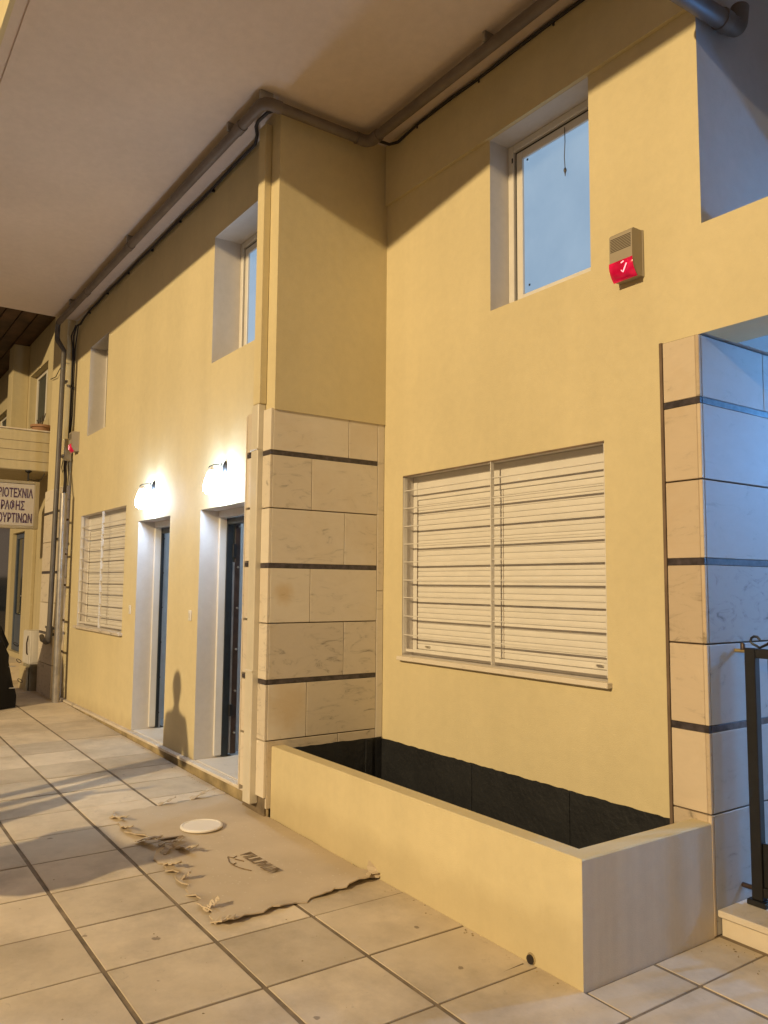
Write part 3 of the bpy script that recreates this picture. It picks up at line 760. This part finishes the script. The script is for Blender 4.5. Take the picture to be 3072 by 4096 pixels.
# alarm sirens
def siren(x0, y, z, label):
    s = thing('alarm_siren', label, 'alarm siren', (x0+.078, y-.05, z), 'alarm sirens on the facade')
    w = .152
    prof = [(y, z+.005), (y-.055, z), (y-.098, z+.055), (y-.098, z+.248), (y-.085, z+.262), (y, z+.262)]
    part('housing', MB().prism(prof, x0, x0+w, 'x'), 'siren_plastic', s)
    part('back_plate', MB().cbox(x0-.004, x0+w+.004, y-.012, y-.001, z+.002, z+.266, .003), 'siren_plastic', s)
    for i in range(9):
        zz = z+.158+i*.0088
        part('sound_slot', MB().box(x0+.008, x0+w-.008, y-.0992, y-.0975, zz, zz+.0038), 'siren_slot', s)
    n = 10; v_, f_ = [], []                                          # bulging red lens over the lower front
    for i in range(n+1):
        f = i/n
        for k in range(n+1):
            g = k/n
            px = x0-.003+(w+.006)*f
            b_ = .016*math.sin(math.pi*g)**.6*min(1, 6*min(f, 1-f)+.25)
            a = Vector((0, y-.0995, z+.098)); c2 = Vector((0, y-.060, z-.004)); mid = Vector((0, y-.1005, z+.050))
            q = a*(1-g)**2+mid*2*g*(1-g)+c2*g**2
            v_.append((px, q.y-b_*.8, q.z-b_*.5))
    for i in range(n):
        for k in range(n): a = i*(n+1)+k; f_.append((a, a+1, a+n+2, a+n+1))
    lens = MB().add(v_, f_); lens.smooth = True
    L = part('lens', lens, 'red_lens', s)
    part('led', MB().tube([(x0+w*.62, y-.119, z+.030), (x0+w*.68, y-.117, z+.018), (x0+w*.86, y-.121, z+.060)], .0032, 6), 'red_led', s)
    part('led', MB().tube([(x0+w*.63, y-.122, z+.070), (x0+w*.74, y-.122, z+.076)], .0030, 6), 'red_led', s)
siren(2.298, YR, 3.335, 'beige alarm siren with glowing red lens right of the upper bay window')
siren(-5.84, YL, 3.355, 'beige alarm siren with red lens by the far junction box')

# wall lamps above the doors
def wall_lamp(x, z, label):
    s = thing('wall_lamp', label, 'wall lamp', (x, YL-.07, z), 'white wall lamps over the doors')
    part('back_plate', MB().lathe([(.036, 0), (.042, -.004), (.030, -.016), (.018, -.022)], x, YL-.0005, z+.12, 18, 'y'), 'black_iron', s)
    for v in s.children[0].data.vertices: v.co.z *= 1.5
    yg = YL-.118
    part('arm', MB().tube([(x, YL-.012, z+.13), (x, YL-.035, z+.158), (x, YL-.07, z+.168), (x, yg+.012, z+.160), (x, yg-.022, z+.145), (x, yg-.030, z+.128)], .0048, 8), 'black_iron', s)
    part('finial', MB().lathe([(.001, 0), (.007, .008), (.005, .018), (.001, .026)], x, YL-.040, z+.160, 10), 'black_iron', s)
    part('cap', MB().lathe([(.004, .035), (.010, .030), (.022, .006), (.024, 0)], x, yg, z+.112, 18), 'white_metal', s)
    part('globe', MB().lathe([(.024, .110), (.036, .095), (.050, .055), (.064, .010), (.070, -.025), (.066, -.055), (.045, -.078), (.012, -.086)], x, yg, z, 20), 'globe_glow', s)
wall_lamp(-1.0, 2.455, 'lit white wall lamp nearest the marble column')
wall_lamp(-2.72, 2.465, 'lit white wall lamp over the farther narrow doorway')

# bell plates
def bell(x, z, label):
    s = thing('door_bell', label, 'door bell', (x, YL, z), 'bell plates beside the doors')
    part('plate', MB().cbox(x-.030, x+.030, YL-.010, YL-.001, z-.045, z+.045, .003), 'white_frame', s)
    part('button', MB().cbox(x-.014, x+.014, YL-.015, YL-.0095, z-.022, z+.022, .003), 'white_plastic', s)
bell(-1.668, 1.366, 'small white bell plate beside the nearer doorway')
bell(-3.335, 1.368, 'small white bell plate beside the farther doorway and barred window')

# ================================================================== ENTRY GATE
G = thing('entry_gate', 'black iron entry gate with scrolled top rail beside the marble wall', 'gate', (3.4, 1.22, .12))
gx0, gy = 2.842, 1.22
part('gate_post', MB().cbox(gx0, gx0+.055, gy-.022, gy+.022, .150, 1.352, .003), 'black_iron', G)
part('top_rail', MB().cbox(gx0+.056, 4.0, gy-.019, gy+.019, 1.305, 1.351, .003), 'black_iron', G)
part('bottom_rail', MB().cbox(gx0+.056, 4.0, gy-.019, gy+.019, .17, .215, .003), 'black_iron', G)
part('kick_panel', MB().cbox(gx0+.056, 4.0, gy-.008, gy+.008, .2155, .42, .002), 'black_iron', G)
for k in range(9): part('bar', MB().cbox(gx0+.112+k*.115, gx0+.132+k*.115, gy-.010, gy+.010, .421, 1.3045, .002), 'black_iron', G)
sc = [(gx0+.055+.030*math.cos(a)*(1-.08*k)-.01, gy, 1.385+.030*math.sin(a)*(1-.08*k)) for k, a in enumerate([math.radians(20+38*i) for i in range(6)])]
part('scroll', MB().tube(sc+[(gx0+.07, gy, 1.356), (gx0+.11, gy, 1.375), (gx0+.19, gy, 1.45), (gx0+.32, gy, 1.53), (gx0+.55, gy, 1.60), (gx0+.8, gy, 1.62)], .0065, 8), 'black_iron', G)
part('hinge', MB().tube([(XC+.001, gy, 1.335), (gx0-.001, gy, 1.335)], .010, 10), 'brass', G)
part('hinge', MB().tube([(XC+.001, gy, .195), (gx0-.001, gy, .195)], .012, 10), 'brown_steel', G)
part('hinge_pin', MB().lathe([(.012, 0), (.012, .03), (.006, .038)], gx0-.018, gy, 1.34, 10), 'brown_steel', G)
part('foot_plate', MB().cbox(gx0-.02, gx0+.075, gy-.035, gy+.035, .1225, .149, .003), 'black_iron', G)
# lamp of the entry, out of the frame
EL = thing('entry_lamp', 'white globe lamp high on the back wall of the entry', 'wall lamp', (3.9, 4.0, 2.75))
part('back_plate', MB().lathe([(.06, 0), (.06, -.03), (.03, -.06)], 3.9, 5.199, 2.75, 16, 'y'), 'black_iron', EL)
part('arm', MB().tube([(3.9, 5.15, 2.75), (3.9, 4.7, 2.85), (3.9, 4.05, 2.83)], .012, 8), 'black_iron', EL)
m_ = emit('entry_globe', ENTRY_C, ENTRY_W)
part('globe', MB().lathe([(.03, .10), (.08, .06), (.10, 0), (.08, -.06), (.03, -.10)], 3.9, 4.0, 2.72, 20), 'entry_globe', EL)

# ================================================================== CARDBOARD AND LID
cbm = MB(); nx_, ny_ = 64, 30
def card_pt(u, v):
    # u along the wall (0 far, 1 near), v from the wall (1) to the street (0)
    far_ = Vector((-.64-.05*v, 0)); near_ = Vector((1.43-.10*v, 0))
    x = far_.x*(1-u)+near_.x*u
    ylo = -.845-.085*u; yhi = .040
    y = ylo*(1-v)+yhi*v
    return x, y
def jag(s, k): return .012*math.sin(s*23+k)+.009*math.sin(s*57+2*k)+.006*math.sin(s*131+k)
vs_, keep = [], {}
for i in range(nx_+1):
    for j in range(ny_+1):
        u, v = i/nx_, j/ny_
        x, y = card_pt(u, v)
        ez = 1-min(1, min(v, 1-v)*14)
        if j == 0: y += 1.3*jag(u*3, 1)
        if i == 0: x += jag(v*2, 2)*1.3
        if i == nx_: x += jag(v*2, 4)*.8
        # torn notch in the street edge
        d = abs(u-.375)/.085
        if d < 1: y += max(0, (1-d)**.6*.24*(1-v)**2.2*(1+.25*math.sin(u*160)))
        z = gz(x)+.0065
        z += .003*math.sin(x*5.1+y*3)*.5+.0015*math.sin(x*13+y*9)
        near = max(0, (u-.93)/.07)
        z += near**1.5*(.014+.010*math.sin(v*9)+.006*math.sin(v*23))
        lo = max(0, (.10-v)/.10)
        z += lo**1.6*(.012+.010*math.sin(u*31)+.006*math.sin(u*71))
        if d < 1.15: z += lo*.010*max(0, 1.15-d)
        fold = math.exp(-((u-.935)/.008)**2); z += .006*fold
        if u > .9 and v > .93: z += .022*((u-.9)/.1)*((v-.93)/.07)
        vs_.append((x, y, z))
n1 = ny_+1; F = []
tot = len(vs_)
vs2 = vs_+[(q[0], q[1], q[2]-.006) for q in vs_]
for i in range(nx_):
    for j in range(ny_):
        a = i*n1+j; F += [(a, a+1, a+n1+1, a+n1), (tot+a, tot+a+n1, tot+a+n1+1, tot+a+1)]
for i in range(nx_):
    a = i*n1; F.append((a, a+n1, a+n1+tot, a+tot)); a = i*n1+ny_; F.append((a, a+tot, a+n1+tot, a+n1))
for j in range(ny_):
    F.append((j, j+tot, j+1+tot, j+1)); a = nx_*n1+j; F.append((a, a+1, a+1+tot, a+tot))
cbm.add(vs2, F); cbm.smooth = True
CB = thing('cardboard_sheet', 'torn brown cardboard sheet lying on the pavement by the planter', 'cardboard', (.4, -.45, gz(.4)))
part('sheet', cbm, 'cardboard', CB)
def flap(base, ang_, L, w, lift, curl):
    """a torn, curling tongue of cardboard"""
    mb = MB(); n = 8; vs_ = []; d = Vector((math.cos(ang_), math.sin(ang_))); s_ = Vector((-d.y, d.x))
    for i in range(n+1):
        f = i/n; a = curl*f
        px = base[0]+d.x*L*f*math.cos(a*.6); py = base[1]+d.y*L*f*math.cos(a*.6); pz = gz(base[0])+.010+lift*math.sin(min(f*2.2, 1.9))*.8+L*.3*math.sin(a)*f
        ww = w*(1-.35*f)*(1+.25*math.sin(i*2.3+base[0]*9))
        for sg in (-1, 1):
            for t_ in (0, .0045): vs_.append((px+s_.x*ww*sg*.5, py+s_.y*ww*sg*.5, pz+t_+.006*sg*math.sin(i*1.7)))
    F = []
    for i in range(n):
        a = 4*i; F += [(a, a+4, a+6, a+2), (a+1, a+3, a+7, a+5), (a, a+1, a+5, a+4), (a+2, a+6, a+7, a+3)]
    F += [(0, 2, 3, 1), (4*n, 4*n+1, 4*n+3, 4*n+2)]
    mb.add(vs_, F); part('torn_flap', mb, 'cardboard', CB)
for a in (((.02, -.86), .35, .20, .07, .03, .5), ((.16, -.77), .6, .15, .06, .022, .5), ((.28, -.70), .2, .18, .06, .022, .5), ((.34, -.83), 2.2, .12, .05, .018, .6),
          ((.50, -.86), .1, .16, .06, .02, .6), ((.78, -.88), 1.0, .07, .05, .03, 1.2), ((-.55, -.86), .3, .18, .04, .012, .4), ((-.30, -.87), .1, .16, .04, .015, .5),
          ((-.66, -.5), 1.3, .14, .04, .02, .8), ((-.68, -.25), 1.5, .18, .05, .03, .7), ((1.32, .02), 2.6, .12, .07, .045, .8), ((1.22, -.93), 1.6, .09, .05, .025, .9), ((1.36, -.93), .8, .10, .06, .012, .5)):
    flap(*a)
def text_mesh(name, body, size, mat, parent, mw, thick=0.0, sx=1.0, off=0.0, align='CENTER'):
    cu = bpy.data.curves.new(name, 'FONT'); cu.body = body; cu.size = size; cu.align_x = align; cu.extrude = thick; cu.offset = off
    tmp = bpy.data.objects.new(name, cu); COL.objects.link(tmp)
    dg = bpy.context.evaluated_depsgraph_get(); dg.update()
    me = bpy.data.meshes.new_from_object(tmp.evaluated_get(dg)); bpy.data.objects.remove(tmp)
    me.name = name; me.materials.clear(); me.materials.append(MATS[mat])
    for v in me.vertices: v.co.x *= sx
    loc = mw.translation.copy(); rot = mw.to_3x3()
    me.transform(rot.to_4x4())
    return put(bpy.data.objects.new(name, me), loc, parent)
text_mesh('printed_name', 'ΚΠΑΓΙΠΙΔΗΣ', .105, 'print_ink', CB, Matrix.Translation((.70, -.365, gz(.7)+.0105)) @ Matrix.Rotation(math.radians(180), 4, 'Z') @ Matrix.Rotation(SLOPE*-1, 4, 'Y'), .0002, .82, .002)
for k, pl_ in enumerate(([(.60, -.47), (.62, -.50), (.585, -.52), (.66, -.545), (.72, -.55), (.70, -.52)], [(.64, -.50), (.70, -.47)], [(.72, -.55), (.80, -.53), (.86, -.50)])):
    part('printed_drawing', MB().tube([(x, y, gz(x)+.0095) for x, y in pl_], .0035, 4), 'print_ink', CB)
ld = thing('plastic_lid', 'round white plastic lid lying on the cardboard sheet', 'lid', (-.02, -.435, gz(0)))
zl = gz(-.02)+.0095
part('disc', MB().lathe([(.132, 0), (.138, .004), (.138, .012), (.132, .0165), (.124, .0175), (.120, .0135), (.02, .0130)], -.02, -.435, zl, 40), 'lid_plastic', ld)

# grit and flakes swept against the walls
gr = MB()
def flake(x, y, r):
    n = random.randint(4, 6); a0 = random.random()*6; z = gz(x)+.001
    ring = [(x+r*random.uniform(.5, 1.2)*math.cos(a0+6.283*k/n), y+r*random.uniform(.4, 1.0)*math.sin(a0+6.283*k/n)) for k in range(n)]
    gr.add([(q[0], q[1], z) for q in ring]+[(x, y, z+r*random.uniform(.25, .7))], [(k, (k+1) % n, n) for k in range(n)]+[tuple(range(n))[::-1]])
for k in range(170):
    x = random.uniform(-6, 2.75); flake(x, random.choice((.045, .035))-abs(random.gauss(0, .035)), random.choice((.003, .004, .005, .008)))
for k in range(60): flake(2.8+random.random()*.9, .97-abs(random.gauss(0, .07)), random.choice((.003, .005, .007)))
for k in range(150): flake(random.uniform(-4, 4), random.uniform(-2.2, 0), random.choice((.002, .003, .004, .006)))
part('grit', gr, 'plinth_render', pave, kind='stuff')

# ================================================================== NEIGHBOUR
NB = thing('neighbour_building', 'cream neighbouring building with balcony and dark wooden soffit beyond the end column', 'building', (-10, .2, 0))
nd = (-9.82, -8.85, .50, 2.47); sw = (-13.0, -10.1, .45, 2.75); nw = (-8.98, -7.72, 4.12, 5.05); nw2 = (-12.2, -10.4, 4.0, 4.86)
part('facade_wall', wall_y(-20, -6.83, 0, 6.2, .1, .3, [nd, sw, nw, nw2]), 'cream_plaster', NB)
for h in (nd, sw, nw, nw2): part('reveal', reveal(*h, .1, .4), 'cream_plaster', NB)
d_ = part('door', frame_rect(MB(), nd[0]+.01, nd[1]-.01, nd[2]+.005, nd[3]-.005, .16, .21, .09), 'blue_door', NB)
part('pane', MB().box(nd[0]+.1, nd[1]-.1, .18, .19, nd[2]+.62, nd[3]-.1), 'dark_glass', d_)
part('panel', MB().cbox(nd[0]+.1, nd[1]-.1, .17, .20, nd[2]+.1, nd[2]+.6, .004), 'blue_door', d_)
part('handle', MB().tube([(nd[1]-.06, .155, 1.42), (nd[1]-.06, .12, 1.42), (nd[1]-.17, .12, 1.42)], .012, 8).cbox(nd[1]-.085, nd[1]-.035, .148, .1595, 1.26, 1.50, .002), 'steel', d_)
s_ = part('shop_window', MB().box(sw[0]+.05, sw[1]-.05, .2, .21, sw[2]+.05, sw[3]-.05), 'dark_glass', NB)
part('frame', frame_rect(MB(), sw[0]+.002, sw[1]-.002, sw[2]+.002, sw[3]-.002, .17, .24, .06), 'dark_panel', s_)
for h in (nw, nw2):
    w_ = part('window', frame_rect(MB(), h[0]+.002, h[1]-.002, h[2]+.002, h[3]-.002, .2, .26, .06), 'white_frame', NB)
    part('mullion', MB().cbox((h[0]+h[1])/2+.08, (h[0]+h[1])/2+.13, .195, .25, h[2]+.06, h[3]-.06, .003), 'white_frame', w_)
    part('pane', MB().box(h[0]+.06, h[1]-.06, .225, .235, h[2]+.06, h[3]-.06), 'dark_panel', w_)
part('pillar', MB().cbox(-9.5, -9.12, -.15, .099, 3.2, 5.6, .006), 'cream_plaster', NB)
part('soffit', MB().box(-20, -6.86, -1.9, .099, 5.62, 5.75), 'dark_wood', NB)
for k in range(9): part('soffit_board', MB().cbox(-19.9, -6.87, -1.88+k*.215, -1.88+k*.215+.2, 5.595, 5.619, .004), 'dark_wood', NB)
bal = part('balcony', MB().cbox(-14, -6.98, -1.5, -1.38, 3.22, 3.79, .01).cbox(-7.10, -6.98, -1.38, .099, 3.22, 3.79, .01).box(-14, -7.1, -1.38, .099, 3.22, 3.34), 'cream_plaster', NB)
for z in (3.35, 3.50, 3.63): part('board_mark', MB().cbox(-6.985, -6.976, -1.49, .05, z, z+.006, .001), 'grout', bal)
part('balcony_coping', MB().cbox(-7.13, -6.965, -1.5, .098, 3.791, 3.812, .003), 'marble_dirty', bal)
part('pilaster', MB().cbox(-8.1, -7.95, .05, .0985, .3, 3.2, .004), 'cream_plaster', NB)
for k, zt in enumerate((.42, .30)):                                   # steps up to the blue door
    part('door_step', MB().cbox(-10.4, -8.2, -.28-.3*k, .098-.3*k if k else .098, 0.05, zt, .006), 'marble_dirty', NB)

# sign hanging below the balcony, across the pavement
SG = thing('shop_sign', 'white hanging sign with dark Greek lettering below the balcony', 'sign', (-6.95, -.4, 2.4))
part('panel', MB().cbox(-7.03, -6.94, -.80, -.16, 2.43, 3.02, .004), 'sign_face', SG)
fr = MB(); fr.cbox(-7.05, -6.925, -.16, -.10, 2.39, 3.06, .004); fr.cbox(-7.05, -6.925, -.86, -.80, 2.39, 3.06, .004)
fr.cbox(-7.05, -6.925, -.80, -.16, 2.39, 2.43, .004); fr.cbox(-7.05, -6.925, -.80, -.16, 3.02, 3.06, .004)
part('frame', fr, 'sign_frame', SG)
rt = Matrix(((0, 0, 1), (1, 0, 0), (0, 1, 0))).to_4x4()            # text x -> +y, text y -> +z, facing +x
for body, z, yr in (('ΒΙΟΤΕΧΝΙΑ', 2.825, -.185), ('ΡΑΦΗΣ', 2.65, -.285), ('ΚΟΥΡΤΙΝΩΝ', 2.475, -.18)):
    text_mesh('lettering', body, 0.172, 'sign_ink', SG, Matrix.Translation((-6.9375, yr, z)) @ rt, .001, .50, .0042, 'RIGHT')
part('hanger', MB().tube([(-6.98, -.25, 3.061), (-6.98, -.25, 3.20)], .012, 8).lathe([(.045, 0), (.045, -.015), (.015, -.04)], -6.98, -.25, 3.2175, 12), 'black_iron', SG)
part('hanger', MB().tube([(-6.98, -.70, 3.061), (-6.98, -.70, 3.20)], .012, 8).lathe([(.045, 0), (.045, -.015), (.015, -.04)], -6.98, -.70, 3.2175, 12), 'black_iron', SG)
part('feed_wire', MB().tube([(-6.98, -.25, 3.10), (-6.98, -.18, 3.085), (-6.99, -.12, 3.07), (-7.0, -.07, 3.11), (-7.0, -.03, 3.2)], .006, 6), 'black_cable', SG)
# cabinet on a concrete block at the foot of the end column
ck = thing('concrete_block', 'mossy grey concrete block carrying the metal cabinet', 'block', (-7.05, -.02, .1))
part('block', MB().cbox(-7.35, -6.90, -.125, .085, .08, .495, .008), 'concrete', ck)
part('mortar_edge', MB().cbox(-7.40, -6.92, -.165, -.136, .08, .47, .006), 'cream_plaster', ck)
cc = thing('meter_cabinet', 'pale metal meter cabinet standing on the concrete block', 'cabinet', (-7.05, -.02, .5))
part('housing', MB().cbox(-7.32, -6.905, -.135, .085, .502, .965, .006), 'white_metal', cc)
part('door', MB().cbox(-7.30, -6.93, -.148, -.136, .515, .955, .004), 'white_metal', cc)
part('handle', MB().tube([(-6.965, -.15, .90), (-6.955, -.17, .80), (-6.95, -.165, .66), (-6.965, -.15, .64)], .009, 6), 'brown_steel', cc)
part('side_panel', MB().cbox(-6.906, -6.899, -.10, .06, .53, .94, .002), 'white_metal', cc)
# things on the neighbour's balcony
pt = thing('terracotta_pot', 'terracotta pot with dry sticks on the neighbouring balcony', 'plant pot', (-7.4, -.02, 3.82))
part('pot', MB().lathe([(.10, 0), (.13, .22), (.15, .225), (.15, .26), (.12, .26)], -7.42, -.02, 3.70, 18), 'terracotta', pt)
for k in range(4): part('stick', MB().tube([(-7.42, -.02, 3.93), (-7.42-.05*k+.08, -.1+.05*k, 4.02+.05*k)], .006, 5), 'brown_steel', pt)

# tarpaulin covered motorbike at the left edge
tv = []; n_u, n_v = 18, 20
TB = thing('covered_motorbike', 'black tarpaulin covered motorbike tied with cords at the left edge', 'motorbike', (-5.8, -1.5, gz(-5.8)))
for i in range(n_u+1):
    f = i/n_u; yy = -.545-1.95*f
    hgt = .42+.85*min(1, f*5)**.75-.12*max(0, (f-.55)/.45)+.06*math.sin(f*9); wd = .24+.16*math.sin(min(1, f*2.2)*1.57)
    if f < .06: wd *= .75
    for j in range(n_v+1):
        a = math.pi*j/n_v; cx_, sz = math.cos(a), math.sin(a)
        px = -5.72+wd*(abs(cx_)**.55)*(1 if cx_ > 0 else -1)*(1-.25*(sz**2)) + .012*math.sin(i*1.9+j*2.3)
        pz = gz(-5.7)+.008+hgt*(sz**.6 if sz > 0 else 0)+.008*math.sin(i*2.7+j*1.3)*sz
        tv.append((px, yy+.02*math.sin(j*1.7)*sz-.30*(sz**3)*(1 if i == 0 else 0), pz))
tf = []
for i in range(n_u):
    for j in range(n_v): a = i*(n_v+1)+j; tf.append((a, a+1, a+n_v+2, a+n_v+1))
tf.append(tuple(range(n_v+1))); tf.append(tuple(n_u*(n_v+1)+j for j in range(n_v+1))[::-1])
tm = MB().add(tv, tf); tm.smooth = True
part('cover', tm, 'black_tarp', TB)
for z, y in ((.78, -.60), (.58, -.56), (.34, -.535)):
    lp = [(-5.55+.0*k, y+.028-.028*math.cos(a), gz(-5.6)+z+.018*math.sin(a)-.016*(1-math.cos(a))) for k, a in enumerate([2*math.pi*q/14 for q in range(15)])]
    part('cord', MB().tube(lp, .004, 6), 'black_cable', TB)
for z, y in ((.50, -.60), (.24, -.585)):
    part('cover_clip', MB().cbox(-5.52, -5.505, y-.05, y+.03, gz(-5.6)+z, gz(-5.6)+z+.012, .002), 'steel', TB)

# ================================================================== BEYOND THE FRAME: what casts the light and the shadows
SL = thing('street_lamp', 'tall street lamp across the road lighting the facade', 'street lamp', (STREET_POS[0], STREET_POS[1]-3.3, 0))
lx, ly, lz = STREET_POS
part('pole', MB().tube([(lx, ly-3.3, -.2), (lx, ly-3.3, 5.0), (lx, ly-3.25, lz-.4), (lx, ly-2.8, lz+.15), (lx, ly-1.7, lz+.27), (lx, ly-.4, lz+.25)], [.09, .075, .06, .05, .045, .04], 12), 'galvanised', SL)
part('head', MB().prism([(ly-.55, lz+.21), (ly-.4, lz+.33), (ly, lz+.35), (ly+.3, lz+.27), (ly+.35, lz+.19)], lx-.13, lx+.13, 'x'), 'galvanised', SL)
point('bulb', STREET_POS, STREET_W, STREET_C, .22, SL)

# pedestrian standing on the pavement, left of the frame
def person(px, py):
    base = gz(px)
    s = thing('person', 'person in dark jacket and jeans standing on the pavement', 'person', (px, py, base))
    bm = bmesh.new(); J = {}
    def v(n, x, y, z): J[n] = bm.verts.new((px+x, py+y, base+z)); return n
    v('pel', 0, 0, .95); v('wst', 0, .0, 1.10); v('chs', 0, .0, 1.30); v('nk', 0, .01, 1.45); v('hd0', 0, .02, 1.54)
    for sd, g in ((-1, 'l'), (1, 'r')):
        v('hp'+g, .10*sd, 0, .90); v('kn'+g, .11*sd, .04, .50); v('an'+g, .11*sd, 0, .09); v('ft'+g, .12*sd, .16, .05)
        v('sh'+g, .18*sd, .0, 1.38); v('el'+g, .25*sd, .03, 1.10); v('wr'+g, .22*sd, .20, 1.0)
    E_ = [('pel', 'wst'), ('wst', 'chs'), ('chs', 'nk'), ('nk', 'hd0')]
    for g in 'lr': E_ += [('pel', 'hp'+g), ('hp'+g, 'kn'+g), ('kn'+g, 'an'+g), ('an'+g, 'ft'+g), ('chs', 'sh'+g), ('sh'+g, 'el'+g), ('el'+g, 'wr'+g)]
    for a, b_ in E_: bm.edges.new((J[a], J[b_]))
    bm.verts.ensure_lookup_table()
    rad = {'pel': (.16, .12), 'wst': (.15, .11), 'chs': (.18, .12), 'nk': (.065, .065), 'hd0': (.06, .06)}
    for g in 'lr': rad.update({'hp'+g: (.09, .10), 'kn'+g: (.062, .065), 'an'+g: (.045, .05), 'ft'+g: (.045, .04), 'sh'+g: (.075, .075), 'el'+g: (.05, .05), 'wr'+g: (.034, .03)})
    order = list(J); me = bpy.data.meshes.new('body'); bm.verts.index_update(); bm.to_mesh(me); bm.free()
    ob = bpy.data.objects.new('body', me); put(ob, (0, 0, 0), s)
    ob.modifiers.new('skin', 'SKIN'); ob.modifiers.new('sub', 'SUBSURF').levels = 2
    ob.modifiers['sub'].render_levels = 2
    if me.skin_vertices:
        sv = me.skin_vertices[0].data
        for i, n in enumerate(order):
            sv[i].radius = rad[n]; sv[i].use_root = (n == 'pel')
    me.materials.append(MATS['dark_cloth'])
    part('head', MB().lathe([(.03, -.13), (.055, -.11), (.072, -.06), (.080, 0), (.078, .05), (.058, .10), (.02, .125)], px, py+.03, base+1.635, 20), 'skin', s)
    part('hair', MB().lathe([(.082, .0), (.086, .04), (.070, .095), (.035, .128), (.005, .135)], px, py+.015, base+1.64, 20), 'hair', s)
    part('nose', MB().lathe([(.012, 0), (.009, .02), (.004, .04)], px, py+.108, base+1.61, 8), 'skin', s)
    for sd in (-1, 1):
        part('ear', MB().lathe([(.006, 0), (.018, .01), (.012, .04)], px+.08*sd, py+.03, base+1.61, 8), 'skin', s)
        part('palm', MB().cbox(px+.22*sd-.035, px+.22*sd+.035, py+.22, py+.31, base+.97, base+1.0, .010), 'skin', s)
        for k in range(4): part('finger', MB().tube([(px+.22*sd-.027+.018*k, py+.30, base+.985), (px+.22*sd-.027+.018*k, py+.345, base+.98), (px+.22*sd-.027+.018*k, py+.365, base+.955)], .008, 6), 'skin', s)
        part('thumb', MB().tube([(px+.22*sd-.035*sd, py+.25, base+.985), (px+.22*sd-.06*sd, py+.285, base+.985), (px+.22*sd-.06*sd, py+.315, base+.975)], .009, 6), 'skin', s)
person(-1.18, -2.0)

# parked scooter by the kerb, left of the frame
def scooter(px, py):
    b0 = gz(px); s = thing('parked_scooter', 'red scooter parked at the kerb', 'scooter', (px, py, b0))
    for x in (px-.62, px+.62):
        w = part('wheel', MB().lathe([(.23, -.05), (.25, -.03), (.25, .03), (.23, .05)], x, py, b0+.252, 24, 'y'), 'rubber', s)
        part('rim', MB().lathe([(.14, -.054), (.15, 0), (.14, .054)], x, py, b0+.252, 18, 'y'), 'steel', w)
    part('body', MB().prism([(px+.95, b0+.62), (px+.55, b0+.40), (px+.15, b0+.30), (px-.35, b0+.28), (px-.42, b0+.55), (px-.55, b0+.86), (px-.48, b0+.88), (px-.30, b0+.40), (px+.08, b0+.40), (px+.16, b0+.70), (px+.9, b0+.74)], py-.14, py+.14, 'y'), 'scooter_red', s)
    part('seat', MB().cbox(px+.12, px+.86, py-.13, py+.13, b0+.742, b0+.84, .03), 'rubber', s)
    part('fork', MB().tube([(px-.62, py, b0+.25), (px-.50, py, b0+.92)], .03, 10), 'steel', s)
    part('handlebar', MB().tube([(px-.42, py-.33, b0+1.03), (px-.49, py-.1, b0+.98), (px-.49, py+.1, b0+.98), (px-.42, py+.33, b0+1.03)], .016, 8), 'rubber', s)
    part('headlight', MB().lathe([(.03, .06), (.07, .02), (.08, -.03)], px-.54, py, b0+.92, 16, 'x'), 'steel', s)
    part('top_box', MB().cbox(px+.66, px+.98, py-.2, py+.2, b0+.86, b0+.98, .03), 'rubber', s)
scooter(-.12, -2.62)
print('objects', len(bpy.data.objects), 'tiles', tiles)
